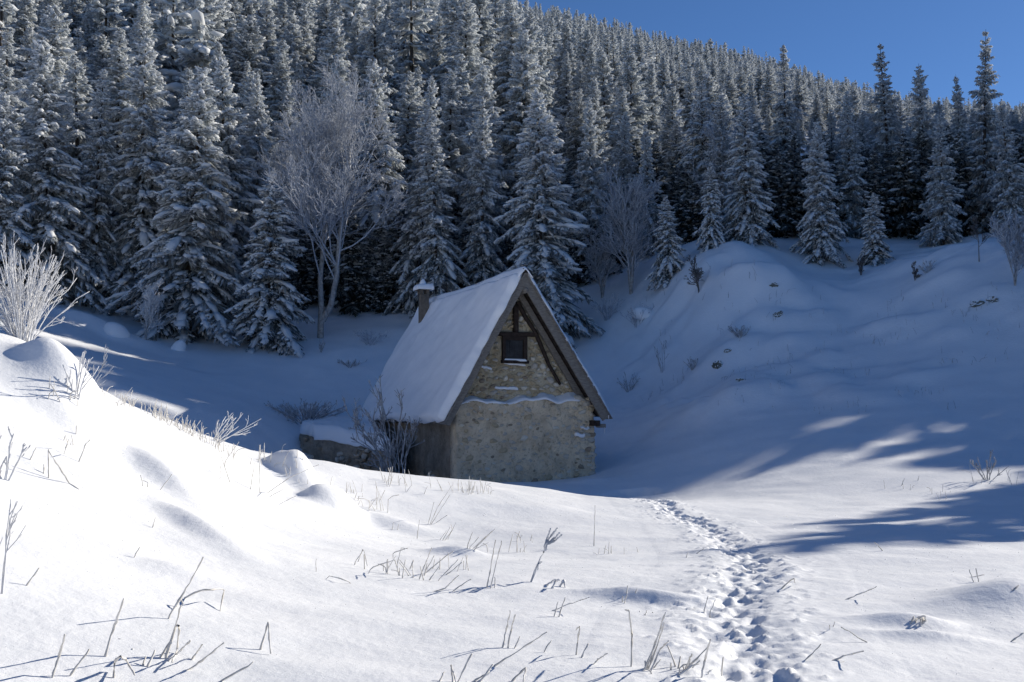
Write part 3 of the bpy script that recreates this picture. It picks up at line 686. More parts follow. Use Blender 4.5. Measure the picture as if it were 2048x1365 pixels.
# ------------------------------------------------------------------ spruces
def spruce(seed, H=12.0, Rm=2.2, nb=190, frost=(0.25, 0.75), snow=1.0, sag=1.0, low=0.03, tw=1.0, sparse=0.0, far=False):
    rg = np.random.default_rng(seed)
    tv = []; tf = []; bc = []; bd = []; bs = []
    strips_p = []; strips_w = []; fr = []
    hs = np.sort(low + (0.985 - low) * rg.random(nb) ** 0.92)
    bend = rg.uniform(-0.012, 0.012, 2) * H
    axis_of = lambda h: np.array([bend[0] * h * h, bend[1] * h * h])
    for i, h in enumerate(hs):
        ph0 = i * 2.39996
        prof = (1 - h) ** 0.80 * min(1.0, 0.72 + 2.2 * h) + 0.02
        if sparse and rg.random() < sparse: prof *= rg.uniform(0.3, 0.6)
        L = Rm * prof * rg.uniform(0.55, 1.2) * (1 + 0.26 * math.sin(h * 19 + seed) * math.sin(2 * ph0 + seed) )
        ph = i * 2.39996 + rg.uniform(-0.5, 0.5)
        e0 = -0.16 + 0.85 * h ** 1.6 + rg.uniform(-0.2, 0.2)
        sg = (0.60 - 0.42 * h) * sag * rg.uniform(0.5, 1.6)
        k = 6
        t = np.linspace(0, 1, k)
        dirx = np.array([math.cos(ph), math.sin(ph)])
        ctr = axis_of(h)
        prof_z = L * (e0 * t - sg * t * t + 0.16 * sg * t ** 3)
        ax = np.stack([ctr[0] + dirx[0] * L * t, ctr[1] + dirx[1] * L * t, h * H + prof_z], 1)
        def pt(tt): return np.stack([np.interp(tt, t, ax[:, j]) for j in range(3)], -1)
        m = max(3, int((8 + L * (10.0 if not far else 2.6)) * tw))
        tt = np.concatenate([rg.uniform(0.12, 1.0, m), rg.uniform(0.12, 1.0, m), [0.97]])
        sd = np.concatenate([np.ones(m), -np.ones(m), [0]])
        n2 = len(tt)
        base = pt(tt)
        an = ph + sd * rg.uniform(0.55, 1.25, n2)
        ln = (0.36 * L * (1.08 - tt) + 0.13 + 0.05 * L) * rg.uniform(0.7, 1.2, n2)
        dr = -(0.25 + 0.55 * (1 - h)) * rg.uniform(0.4, 1.5, n2) + 0.45 * max(0, h - 0.7)
        hang = rg.random(n2) < 0.22 * (1 - h) + 0.05
        dr = np.where(hang, -1.8, dr); ln = np.where(hang, ln * 0.8, ln)
        dv = np.stack([np.cos(an), np.sin(an), dr], 1); dv /= np.linalg.norm(dv, axis=1, keepdims=True)
        mid = base + dv * (ln * 0.55)[:, None]; tip = base + dv * ln[:, None] + np.array([0, 0, -1]) * (0.14 * ln)[:, None]
        wv_ = np.cross(dv, np.array([0, 0, 1.0])); wv_ /= np.linalg.norm(wv_, axis=1, keepdims=True) + 1e-6
        roll = rg.uniform(-1.1, 1.1, n2); nv_ = np.cross(wv_, dv)
        wv_ = wv_ * np.cos(roll)[:, None] + nv_ * np.sin(roll)[:, None]
        wd = rg.uniform(0.034, 0.078, n2) * (2.3 if far else 1.0) * (0.6 + 0.5 * min(L, 1.6) / 1.6)
        strips_p.append(np.stack([base, mid, tip], 1)); strips_w.append(wv_[:, None, :] * np.stack([wd * 0.55, wd, wd * 0.18], 1)[:, :, None])
        f0 = frost[0] + (frost[1] - frost[0]) * h
        fv = np.clip(f0 + rg.normal(0, 0.18, n2) + 0.25 * (tt - 0.5), 0.0, 1)
        fr.append(np.repeat(fv[:, None], 2, 1))
        # branch wood strip reuse: axis as a dark strip
        # snow on the bough
        nb_ = max(2, int(L * (3.7 if not far else 1.7) * snow + 1.2))
        ts = np.clip(np.linspace(0.30, 0.98, nb_) + rg.uniform(-0.08, 0.08, nb_), 0.15, 1.0)
        keep = rg.random(nb_) < 0.5 + 0.5 * snow * 0.7
        ts = ts[keep]
        if len(ts):
            c = pt(ts); dd = pt(np.clip(ts + 0.05, 0, 1.02)) - pt(ts - 0.05)
            w = rg.uniform(0.035, 0.145, len(ts)) * (0.55 + 0.45 * min(L, 2.0)) * (0.75 + 0.4 * snow) * (1.6 if far else 1.0)
            bc.append(c + np.array([0, 0, 1.0]) * (0.3 * w)[:, None]); bd.append(dd)
            bs.append(np.stack([w * rg.uniform(1.5, 3.0, len(ts)), w, w * rg.uniform(0.38, 0.62, len(ts))], 1))
        if not far or rg.random() < 0.35:
            sel = (rg.random(n2) < 0.42 * snow) & ~hang
            if sel.any():
                c = base[sel] * 0.45 + tip[sel] * 0.55; w = rg.uniform(0.032, 0.075, sel.sum()) * (0.7 + 0.35 * min(L, 2.0)) * (1.5 if far else 1)
                bc.append(c + np.array([0, 0, 1.0]) * (w * 0.5)[:, None]); bd.append(dv[sel])
                bs.append(np.stack([np.maximum(w * 1.5, ln[sel] * rg.uniform(0.25, 0.45, sel.sum())), w, w * 0.6], 1))
    SP = np.concatenate(strips_p); SW = np.concatenate(strips_w); fr = np.concatenate(fr).ravel()
    n = len(SP)
    V = np.stack([SP - SW, SP + SW], 2).reshape(-1, 3)      # n,3,2
    i = np.arange(n * 6).reshape(n, 3, 2)
    q = np.stack([i[:, :-1, 0], i[:, :-1, 1], i[:, 1:, 1], i[:, 1:, 0]], -1).reshape(-1, 4)
    crown = mesh_np("spruce_crown", V, [q], True, {"frost": fr}); crown.materials.append(M['needles'])
    V, q, t = blobs(np.concatenate(bc), np.concatenate(bd), np.concatenate(bs), rg)
    snowm = mesh_np("spruce_snow", V, [t]); snowm.materials.append(M['tree_snow'])
    hh = np.linspace(0, 1, 9); pts = np.stack([bend[0] * hh ** 2, bend[1] * hh ** 2, hh * H - 0.6 * (hh == 0)], 1)[None]
    V, q, t = tubes(pts, (0.013 * H * (1 - hh) ** 0.9 + 0.012)[None], 7)
    trunk = mesh_np("spruce_trunk", V, [q, t]); trunk.materials.append(M['bark'])
    return {"H": H, "R": Rm, "trunk": trunk, "crown": crown, "snow": snowm}

KINDS = {
    'full': [spruce(201 + i, 13, 2.75, 270, (0.28, 0.85), 1.0, 1.05) for i in range(3)],
    'slim': [spruce(221 + i, 14, 2.25, 255, (0.32, 0.9), 0.85, 1.15) for i in range(2)],
    'rime': [spruce(241 + i, 13, 2.35, 260, (0.48, 0.95), 0.55, 0.85, 0.04, 1.2, 0.12) for i in range(2)],
    'sparse': [spruce(261 + i, 14, 2.2, 190, (0.45, 0.85), 0.5, 1.0, 0.05, 1.1, 0.35) for i in range(2)],
    'young': [spruce(281 + i, 8, 2.0, 170, (0.22, 0.6), 1.1, 1.3) for i in range(2)],
}
def place_spruce(kind, x, y, h, wmul, label, group, name="spruce_tree", rg=rng, var=None, sink=0.15):
    pr = KINDS[kind][(rg.integers(len(KINDS[kind])) if var is None else var) % len(KINDS[kind])]
    o = empty(name, (x, y, gz(x, y) - sink), label, "spruce tree", group, rz=rg.uniform(0, 6.28))
    o.rotation_euler = (rg.normal(0, 0.03), rg.normal(0, 0.03), rg.uniform(0, 6.28))
    sz = h / pr["H"]; sx = sz * wmul
    o.scale = (sx, sx, sz)
    obj("trunk", pr["trunk"], None, o); c = obj("crown", pr["crown"], None, o); obj("snow_load", pr["snow"], None, c)
    return o

HERO = [  # px, Y, top py, width multiplier, kind, label
    (372, 50.0, 128, 1.15, 'full', "broad tall spruce with drooping snowy boughs beside the small frosted sapling, left of the hut"),
    (540, 49.0, 352, 1.12, 'young', "short snow laden spruce just left of the bare frosted tree trunk"),
    (282, 54.5, 72, 0.95, 'full', "tall spruce with sunlit flank rising behind the frosted sapling on the left"),
    (188, 53.0, 118, 0.85, 'slim', "slim dark spruce between the big left shrub and the frosted sapling"),
    (98, 51.5, 78, 1.0, 'full', "dense spruce towering directly above the big frosted shrub on the left"),
    (8, 50.0, 190, 1.0, 'full', "spruce cut by the left picture edge behind the frosted shrub"),
    (455, 56.0, 118, 0.95, 'full', "tall spruce standing between the broad spruce and the bare frosted tree"),
    (520, 58.0, 145, 0.75, 'slim', "narrow spruce peeping out above the left crown of the bare frosted tree"),
    (878, 53.0, 215, 0.95, 'slim', "slim spruce with layered snowy boughs right behind the hut chimney"),
    (965, 55.0, 190, 0.8, 'slim', "narrow spruce rising straight behind the hut roof ridge"),
    (1082, 50.5, 182, 1.05, 'full', "broad spruce with long boughs standing behind the gable apex of the hut"),
    (1185, 57.5, 190, 0.8, 'rime', "frosted spruce just right of the broad one behind the gable"),
    (1338, 50.5, 392, 1.05, 'young', "small snowy spruce at the foot of the rocky mound right of the hut"),
    (1300, 57.0, 245, 0.8, 'slim', "slim spruce directly behind the small snowy spruce right of the hut"),
    (1418, 51.0, 325, 0.8, 'young', "narrow young spruce at the top left of the rocky mound"),
    (1492, 52.5, 188, 0.95, 'full', "tall spruce with dark hollow beneath it on top of the mound"),
    (1568, 58.0, 88, 0.95, 'sparse', "tall spruce with pointed top overtopping the skyline above the mound"),
    (1640, 51.0, 242, 0.95, 'full', "frosted spruce beside the dark gap at the head of the snowy gully"),
    (1745, 50.0, 385, 1.05, 'young', "little snowy spruce at the head of the gully on the right"),
    (1782, 59.0, 84, 0.9, 'sparse', "ragged tall spruce with gappy crown against the blue sky on the right"),
    (1848, 58.0, 130, 0.85, 'rime', "rimed spruce just right of the ragged gappy spruce on the right"),
    (1880, 52.0, 225, 0.95, 'rime', "rimed spruce on the bank above the right snowfield"),
    (1962, 54.0, 48, 0.85, 'sparse', "tallest spruce, a thin ragged spire against the sky near the right edge"),
    (1930, 58.0, 148, 0.7, 'slim', "slim spruce tip just left of the tallest ragged spire"),
    (2025, 51.0, 200, 0.95, 'rime', "rimed spruce at the right picture edge above the bare shrub"),
    (1700, 56.0, 180, 0.85, 'rime', "rimed spruce standing over the little snowy spruce of the gully"),
    (1240, 60.0, 215, 0.85, 'rime', "rimed spruce behind the frosted bushes right of the hut"),
    (760, 60.0, 110, 0.9, 'full', "spruce overtopping the right crown of the bare frosted tree"),
    (830, 56.0, 150, 0.85, 'slim', "spruce between the bare frosted tree and the hut chimney"),
]
taken = []
for px, Yd, top, wm, kind, lab in HERO:
    x = (px - 1024) / FPX * Yd * 1.0
    for _ in range(4):      # refine for the pitch of the view
        u, _v = to_px(x, Yd, gz(x, Yd) + 5); x += (px - u) / FPX * Yd
    z = at(px, top, Yd)[2]
    place_spruce(kind, x, Yd, z - gz(x, Yd) + 0.15, wm, lab, "spruces along the forest edge")
    taken.append((x, Yd))

EDGE = np.array([(-1200, 47), (-300, 51), (0, 53), (250, 54), (450, 57), (560, 56), (700, 56), (850, 55.5), (1000, 56), (1150, 56), (1300, 57), (1400, 53), (1500, 54.5), (1600, 54.5), (1700, 54.5), (1800, 55), (1900, 54), (2048, 53), (2300, 49), (2700, 42), (3400, 36), (5000, 30)], float)
fr_ = np.random.default_rng(5)
cand = []
sp_ = 4.9
for j, y in enumerate(np.arange(34, 440, sp_ * 0.87)):
    xmax = 0.62 * y + 6 if y > 60 else 95
    for x in np.arange(-0.6 * y - 6, min(xmax, 300), sp_):
        s_ = 1.0 + 0.0 * y
        xx = x + (j % 2) * sp_ / 2 + fr_.uniform(-0.38, 0.38) * sp_; yy = y + fr_.uniform(-0.38, 0.38) * sp_
        if fr_.random() < 0.06: continue
        px = 1024 + FPX * xx / yy
        if yy < np.interp(px, EDGE[:, 0], EDGE[:, 1]): continue
        if any((xx - a) ** 2 + (yy - b) ** 2 < 2.6 ** 2 for a, b in taken): continue
        if (xx + 9.9) ** 2 + (yy - 52) ** 2 < 3.2 ** 2: continue
        cand.append((xx, yy))
cand = np.array(cand)
cz = ground(cand[:, 0], cand[:, 1])
hn = 10.3 + 3.4 * fr_.normal(size=len(cand)).clip(-1.6, 1.6) * 0.8 + 1.6 * fbm(cand[:, 0] * 0.06, cand[:, 1] * 0.06, 12, 2)
cpx = 1024 + FPX * cand[:, 0] / cand[:, 1]
hn = hn.clip(5.0, 15.5) * np.interp(cand[:, 1], [50, 62, 75, 130, 200, 350], [1.05, 1.18, 1.4, 1.38, 1.1, 0.68]) * np.interp(cpx, [1100, 1600, 2048, 2150, 2300], [1.0, 0.86, 0.72, 0.9, 1.25])
hn = np.maximum(hn, 5.0)
# the far ridge stays visible above the nearer wood on the right
cap_py = np.interp(cpx, [1000, 1090, 1450, 1700, 2048, 2160, 2330], [-90, 0, 80, 140, 195, 150, -400]) + fr_.uniform(18, 120, len(cand))
dep_ = np.array([ray(1024, p)[2] / ray(1024, p)[1] for p in np.linspace(-500, 900, 300)])
z_cap = EYE + np.interp(cap_py, np.linspace(-500, 900, 300), dep_) * cand[:, 1]
hn = np.where((cpx > 1000) & (cpx < 2330) & (cand[:, 1] < 260), np.minimum(hn, np.maximum(z_cap - cz, 3.2)), hn)
_, ctop = to_px(cand[:, 0], cand[:, 1], cz + hn)
# the clearing to the right of the view: no trees where the sun comes through to the foreground
SUNNY = [(x, y) for x in range(0, 1250, 90) for y in (1010, 1060, 1120, 1200, 1290, 1360)] + [(20, 705), (100, 745), (200, 805), (300, 855), (450, 912), (600, 952), (750, 972), (900, 992), (1000, 992), (1100, 992), (1190, 994), (1250, 1006), (0, 800), (0, 900), (200, 900), (400, 960),
   (1350, 1005), (1450, 980), (1530, 975), (1600, 985), (1700, 985), (1780, 972), (1860, 952), (1450, 1030), (1550, 1030), (1600, 1020), (1350, 1060), (1400, 1140), (1600, 1160), (1700, 1135), (1800, 1115), (1900, 1090), (2000, 1060), (2048, 1040), (2090, 1030), (2140, 1030), (1500, 1200), (1700, 1200), (1900, 1180), (2048, 1130), (1300, 1220), (1400, 1300), (1600, 1300), (1800, 1280), (2000, 1250), (2048, 1350), (1800, 1360), (1500, 1365), (1300, 1150)]
SP3 = np.array([hit(*q) for q in SUNNY])
hs_ = np.array([math.sin(SUN_AZ), math.cos(SUN_AZ)]); tel = math.tan(SUN_EL)
offv = (cpx > 2060) | (cand[:, 0] > 0.52 * cand[:, 1])
for i in np.where(offv)[0]:
    dx = cand[i, 0] - SP3[:, 0]; dy = cand[i, 1] - SP3[:, 1]
    al = dx * hs_[0] + dy * hs_[1]; lat = np.abs(-dx * hs_[1] + dy * hs_[0])
    clear = SP3[:, 2] + 0.25 + al * tel - cz[i]          # height at which the ray passes the stem
    r_at = 4.4 * np.clip(1 - clear / hn[i], 0, 1) + 0.6
    bad = (al > 3) & (lat < r_at) & (clear < hn[i])
    if bad.any():
        lim = clear[bad].min() - 0.4
        hn[i] = lim if lim > 4.5 else 0.0
SHADY = [(x, y) for x in range(250, 640, 35) for y in (715, 740, 765, 790, 815, 840) if y < 735 + 0.33 * (x - 190) and y > 700] + [(640, 740), (680, 780), (900, 700), (1000, 600), (1250, 900), (1300, 800), (1400, 850), (1500, 900), (1600, 850), (1700, 900), (1800, 850), (1900, 850), (2000, 800), (1600, 700), (1800, 700), (1950, 720), (1300, 950), (1450, 930), (1700, 930), (2000, 900)]
for q in SHADY:
    p_ = hit(*q)
    dx = cand[:, 0] - p_[0]; dy = cand[:, 1] - p_[1]
    al = dx * hs_[0] + dy * hs_[1]; lat = np.abs(-dx * hs_[1] + dy * hs_[0])
    need = p_[2] + al * tel - cz + 3.8 + lat * 1.4
    ok_ = (al > 4) & (lat < 2.4) & (hn > 1)
    if (ok_ & (need < hn)).any(): continue
    c_ = np.where(ok_ & offv & (cpx > 2330) & (need < 25))[0]
    if len(c_) == 0: continue
    i = c_[np.argmin(need[c_] - hn[c_])]; old = hn[i]; hn[i] = max(hn[i], need[i])
    dx = cand[i, 0] - SP3[:, 0]; dy = cand[i, 1] - SP3[:, 1]
    al = dx * hs_[0] + dy * hs_[1]; lat = np.abs(-dx * hs_[1] + dy * hs_[0]); clear = SP3[:, 2] + 0.25 + al * tel - cz[i]
    if ((al > 3) & (lat < 2.9 * np.clip(1 - clear / hn[i], 0, 1) + 0.55) & (clear < hn[i])).any(): hn[i] = old
keep = hn > 1.0
cand, cz, hn, cpx, ctop = cand[keep], cz[keep], hn[keep], cpx[keep], ctop[keep]
for (tx, ty) in ((2.0, 11.9), (3.0, 13.9), (4.4, 15.9), (6.0, 18.0)):      # outlying spruces whose long shadows cross the trail
    d_ = 33.0; bx_, by_ = tx + d_ * hs_[0], ty + d_ * hs_[1]
    th = d_ * tel + gz(tx, ty) - gz(bx_, by_)
    cand = np.vstack([cand, [bx_, by_]]); cz = np.append(cz, gz(bx_, by_)); hn = np.append(hn, th); cpx = np.append(cpx, 1024 + FPX * bx_ / by_); ctop = np.append(ctop, 0)
_al = np.arange(4, 130, 1.5)
_cl = [(p_[2] + 0.2 + _al * tel - ground(p_[0] + _al * hs_[0], p_[1] + _al * hs_[1])).min() for p_ in SP3]
pass
inview = (cpx > -60) & (cpx < 2110) & (ctop > -60)
order = np.argsort(np.where(inview, cand[:, 1] - 0.6 * hn, 1e6))
N_IND = 270
ind = [i for i in order[:N_IND] if inview[i]]
is_ind = np.zeros(len(cand), bool); is_ind[ind] = True
ZN = [("above the big left shrub", 130), ("above the frosted sapling", 330), ("left of the bare tree crown", 520), ("over the bare tree crown", 700), ("left above the chimney", 860), ("above the roof ridge", 1010),
      ("above the gable apex", 1160), ("above the right thicket", 1330), ("over the mound's left end", 1480), ("over the mound's right end", 1620), ("above the gully", 1780), ("below the ragged skyline spruces", 1920), ("at the right end of the wood", 9999)]
LOOK = {'full': "broad snowy", 'slim': "narrow snowy", 'rime': "pale rimed", 'sparse': "gappy rimed"}
for i in ind:
    zone = next(l for l, b_ in ZN if cpx[i] < b_)
    kind = fr_.choice(['full', 'slim', 'rime', 'sparse'], p=[0.34, 0.33, 0.27, 0.06])
    size = "tall " if hn[i] > 11.5 else ("low " if hn[i] < 8.5 else "")
    row = "behind the forest edge" if cand[i, 1] < 64 else ("amid the wood" if cand[i, 1] < 76 else "high in the wood")
    lab = size + LOOK[kind] + " spruce " + row + ", " + zone
    place_spruce(kind, cand[i, 0], cand[i, 1], hn[i], fr_.uniform(0.95, 1.3), lab, "spruces of the packed wood, " + zone, rg=fr_)

# the rest of the wood reads as one mass
far_col = bpy.data.collections.new("far_spruces")
for i in range(6):
    if i < 4: pr = spruce(301 + i, 12, (2.5, 2.1, 2.8, 2.4)[i], (110, 95, 120, 85)[i], (0.5, 0.98), (1.0, 0.7, 1.2, 0.5)[i], 0.9, 0.03, 1.0, (0, 0.1, 0, 0.25)[i], True)
    else: pr = spruce(301 + i, 12, 3.6, 130, (0.03, 0.35), 0.35, 0.6, 0.02, 1.0, 0.0, True)  # dark low-frost variant that deepens the darkness at the forest foot
    ms = [pr["crown"], pr["snow"], pr["trunk"]]
    import bmesh
    b = bmesh.new(); me = bpy.data.meshes.new("far_spruce")
    lay = None
    for k, m_ in enumerate(ms):
        n0 = len(b.faces); b.from_mesh(m_); b.faces.ensure_lookup_table()
        for f in b.faces[n0:]: f.material_index = k
    b.to_mesh(me); b.free()
    for m_ in ms: bpy.data.meshes.remove(m_)
    me.materials.append(M['needles']); me.materials.append(M['tree_snow']); me.materials.append(M['bark'])
    far_col.objects.link(bpy.data.objects.new("far_spruce_%d" % i, me))
rest = np.where(~is_ind)[0]
und = []  # dense low undergrowth added to block light just inside the forest edge
for px in np.arange(-100, 2150, 22):
    for k in range(2):
        e_ = np.interp(px, EDGE[:, 0], EDGE[:, 1]); y = e_ + fr_.uniform(0.8, 9); x = (px + fr_.uniform(-20, 20) - 1024) / FPX * y
        und.append((x, y, fr_.uniform(3.0, 6.5)))
und = np.array(und); uz = ground(und[:, 0], und[:, 1])
pm = bpy.data.meshes.new("wood_points")
pv = np.concatenate([np.stack([cand[rest, 0], cand[rest, 1], cz[rest] - 0.2], 1), np.stack([und[:, 0], und[:, 1], uz - 0.1], 1)]).astype(np.float32)
pm.vertices.add(len(pv)); pm.vertices.foreach_set("co", pv.ravel())
a = pm.attributes.new("tsc", 'FLOAT_VECTOR', 'POINT')
sz = hn[rest] / 12.0; wx = np.maximum(sz, 0.72) * fr_.uniform(0.9, 1.25, len(rest)) * np.where(cpx[rest] > 2250, 1.5, 1.0); sz = np.append(sz, und[:, 2] / 12); wx = np.append(wx, und[:, 2] / 12 * 1.15); a.data.foreach_set("vector", np.stack([wx, wx, sz], 1).astype(np.float32).ravel())
a = pm.attributes.new("trot", 'FLOAT', 'POINT'); a.data.foreach_set("value", fr_.uniform(0, 6.28, len(pv)).astype(np.float32))
a = pm.attributes.new("tidx", 'INT', 'POINT'); a.data.foreach_set("value", np.append(fr_.integers(0, 4, len(rest)), fr_.integers(4, 6, len(und))).astype(np.int32))
wood = obj("far_spruce_wood", pm, None, None, "mass of frosted spruces covering the sunlit hillside up to the skyline", "forest", None, "stuff")
ng = bpy.data.node_groups.new("wood", 'GeometryNodeTree')
ng.interface.new_socket("Geometry", in_out='INPUT', socket_type='NodeSocketGeometry'); ng.interface.new_socket("Geometry", in_out='OUTPUT', socket_type='NodeSocketGeometry')
gi = ng.nodes.new("NodeGroupInput"); go = ng.nodes.new("NodeGroupOutput")
ci = ng.nodes.new("GeometryNodeCollectionInfo"); ci.inputs["Collection"].default_value = far_col; ci.inputs["Separate Children"].default_value = True; ci.inputs["Reset Children"].default_value = True
ip = ng.nodes.new("GeometryNodeInstanceOnPoints"); ip.inputs["Pick Instance"].default_value = True
def named(n_, ty):
    x_ = ng.nodes.new("GeometryNodeInputNamedAttribute"); x_.data_type = ty; x_.inputs["Name"].default_value = n_; return x_.outputs["Attribute"]
cx_ = ng.nodes.new("ShaderNodeCombineXYZ"); ng.links.new(named("trot", 'FLOAT'), cx_.inputs[2])
ng.links.new(gi.outputs[0], ip.inputs["Points"]); ng.links.new(ci.outputs[0], ip.inputs["Instance"])
ng.links.new(named("tidx", 'INT'), ip.inputs["Instance Index"]); ng.links.new(cx_.outputs[0], ip.inputs["Rotation"])
ng.links.new(named("tsc", 'FLOAT_VECTOR'), ip.inputs["Scale"]); ng.links.new(ip.outputs[0], go.inputs[0])
md = wood.modifiers.new("wood", 'NODES'); md.node_group = ng

# ------------------------------------------------------------------ bare trees and shrubs
def grow(rg, par, nch, t0, t1, ang, ratio, k=5, up=0.25, wob=0.12, minlen=0.0, tpow=1.0):
    N = len(par); kk = par.shape[1]
    seg = par[:, 1:] - par[:, :-1]; Lp = np.linalg.norm(seg, axis=2).sum(1)
    t = t0 + (t1 - t0) * rg.random((N, nch)) ** tpow
    f = t * (kk - 1); i = np.minimum(f.astype(int), kk - 2); w = (f - i)[..., None]
    ar = np.arange(N)[:, None]
    base = par[ar, i] * (1 - w) + par[ar, i + 1] * w
    d = seg[ar, i]; d = d / (np.linalg.norm(d, axis=2, keepdims=True) + 1e-9)
    r = rg.normal(size=d.shape); r -= (r * d).sum(2, keepdims=True) * d; r /= np.linalg.norm(r, axis=2, keepdims=True) + 1e-9
    a = rg.uniform(ang[0], ang[1], (N, nch, 1))
    dv = d * np.cos(a) + r * np.sin(a)
    L = np.maximum(minlen, Lp[:, None] * rg.uniform(ratio[0], ratio[1], (N, nch)) * (1.15 - 0.6 * t))
    base = base.reshape(-1, 3); dv = dv.reshape(-1, 3); L = L.reshape(-1)
    pts = [base]; cur = dv
    for s in range(k - 1):
        cur = cur + np.array([0, 0, up / (k - 1)]) + rg.normal(0, wob, cur.shape); cur = cur / np.linalg.norm(cur, axis=1, keepdims=True)
        pts.append(pts[-1] + cur * (L / (k - 1))[:, None])
    return np.stack(pts, 1)

def bare_tree(seed, trunk, r0, spec, rmin):
    """returns meshes: trunk part, crown part"""
    rg = np.random.default_rng(seed)
    tr = np.asarray(trunk, float); k0 = tr.shape[1]
    tp = tubes(tr, np.linspace(r0, r0 * 0.35, k0)[None].repeat(len(tr), 0), 8)
    par = tr; r = r0; parts = []
    for n_, (nch, t0, t1, ang, ratio, up, wob, rr) in enumerate(spec):
        par = grow(rg, par, nch, t0, t1, ang, ratio, 6 if n_ < 2 else 4, up, wob)
        ra = max(rmin * 1.15, rr); rb = max(rmin, rr * 0.45)
        parts.append(tubes(par, np.linspace(ra, rb, par.shape[1])[None].repeat(len(par), 0), 5 if n_ == 0 else (4 if n_ == 1 else 3)))
    return tp, join_parts(parts)

def add_bare(name, loc, tp, cr, mat_t, mat_c, label, cat, group=None, scale=1.0):
    o = empty(name, loc, label, cat, group); o.scale = (scale,) * 3
    obj("trunk" if cat == "tree" else "stem", mesh_np("trunk", tp[0], [tp[1], tp[2]]), M[mat_t], o)
    obj("crown" if cat == "tree" else "twigs", mesh_np("twigs", cr[0], [cr[1], cr[2]]), M[mat_c], o)
    return o
# the large frosted tree left of the hut
bp = hit(640, 690); bxx, byy = at(640, 690, 51.0)[:2]
tr = [[(0, 0, -0.4), (0.05, 0, 1.5), (-0.05, 0.05, 3.0), (0.1, 0.1, 5.0), (0.25, 0.1, 7.0), (0.1, 0, 9.2), (-0.1, 0, 10.6)],
      [(0.1, 0.05, 0.9), (0.55, -0.1, 1.7), (0.85, -0.2, 3.2), (0.95, -0.2, 5.0), (1.2, -0.1, 6.8), (1.35, 0, 8.6), (1.4, 0.1, 10.2)]]
tp, cr = bare_tree(41, tr, 0.17, [(16, 0.26, 0.94, (0.5, 1.1), (0.42, 0.60), 0.40, 0.10, 0.045), (9, 0.25, 1.0, (0.35, 0.9), (0.4, 0.62), 0.35, 0.14, 0.020),
                                   (7, 0.2, 1.0, (0.4, 0.9), (0.45, 0.7), 0.25, 0.16, 0.012), (4, 0.2, 1.0, (0.4, 0.9), (0.4, 0.65), 0.2, 0.2, 0.009)], 0.009)
add_bare("bare_tree", (bxx, byy, gz(bxx, byy)), tp, cr, 'pale_bark', 'rime_grey', "large bare deciduous tree white with frost, standing before the dark spruces left of the hut", "tree")
def small_bare(px, Yd, top, seed, label, dens=1.0, spread=0.5, mat='rime_grey', stems=3, rm=0.012, cat="tree", name="bare_tree", r0=0.07, base_py=None):
    if base_py: hb_ = hit(px, base_py); Yd = hb_[1]
    x = at(px, base_py or 600, Yd)[0]
    z0 = gz(x, Yd); h = at(px, top, Yd)[2] - z0
    rg = np.random.default_rng(seed); tr = []
    for s in range(stems):
        a = rg.uniform(0, 6.28); sp = rg.uniform(0.1, spread) * h * 0.35
        q = np.linspace(0, 1, 6)[:, None]
        tr.append(np.concatenate([np.cos(a) * sp * q ** 1.4 + rg.normal(0, 0.02 * h, (6, 1)) * q, np.sin(a) * sp * q ** 1.4 + rg.normal(0, 0.02 * h, (6, 1)) * q, -0.15 + (h * rg.uniform(0.7, 0.88) + 0.15) * q], 1))
    tp, cr = bare_tree(seed, tr, r0, [(int(8 * dens), 0.15, 0.98, (0.35, 0.8), (0.3, 0.5), 0.4, 0.12, r0 * 0.4), (6, 0.2, 1.0, (0.35, 0.8), (0.4, 0.65), 0.35, 0.14, r0 * 0.22), (5, 0.2, 1, (0.35, 0.85), (0.4, 0.7), 0.3, 0.18, rm)], rm)
    return add_bare(name, (x, Yd, z0), tp, cr, 'pale_bark' if mat != 'dark_twig' else 'dark_twig', mat, label, cat)
small_bare(1262, 52.5, 335, 51, "upright bare frosted tree in the thicket right of the hut", 1.6, 0.6, stems=6)
small_bare(1205, 54, 470, 52, "lower bare frosted tree between hut gable and upright bare tree", 1.3, 0.8, stems=5)
small_bare(1432, 57, 205, 53, "bare frosted tree standing among spruces above the mound", 1.2, 0.5, stems=2)
small_bare(670, 62, 130, 54, "bare frosted treetop behind the large bare tree", 1.4, 0.4, stems=3)
small_bare(290, 46.0, 560, 55, "small frosted sapling on the shaded bank left of the broad spruce", 0.9, 0.9, 'rime', 4, 0.011, r0=0.035, base_py=680)
small_bare(2030, 44.0, 428, 56, "frosted bare shrub on the bank at the right picture edge", 1.1, 0.8, 'rime_grey', 6, 0.010, "shrub", "bare_shrub", 0.03, base_py=572)
small_bare(1958, 45.5, 430, 57, "single thin sapling on the bank below the tallest spire", 0.5, 0.15, 'dark_twig', 1, 0.008, "tree", "bare_sapling", 0.025, base_py=525)
small_bare(1398, 47.5, 510, 58, "thin bare sapling on the left flank of the rocky mound", 0.7, 0.8, 'dark_twig', 3, 0.009, "tree", "bare_sapling", 0.025, base_py=585)
small_bare(1722, 48.5, 515, 59, "thin twiggy shrub in the gully below the little spruce", 0.6, 0.8, 'dark_twig', 3, 0.008, "shrub", "bare_shrub", 0.02, base_py=552)
small_bare(1830, 46.5, 525, 60, "tiny twig shrub on the bank right of the gully", 0.6, 0.9, 'dark_twig', 3, 0.008, "shrub", "bare_shrub", 0.018, base_py=560)

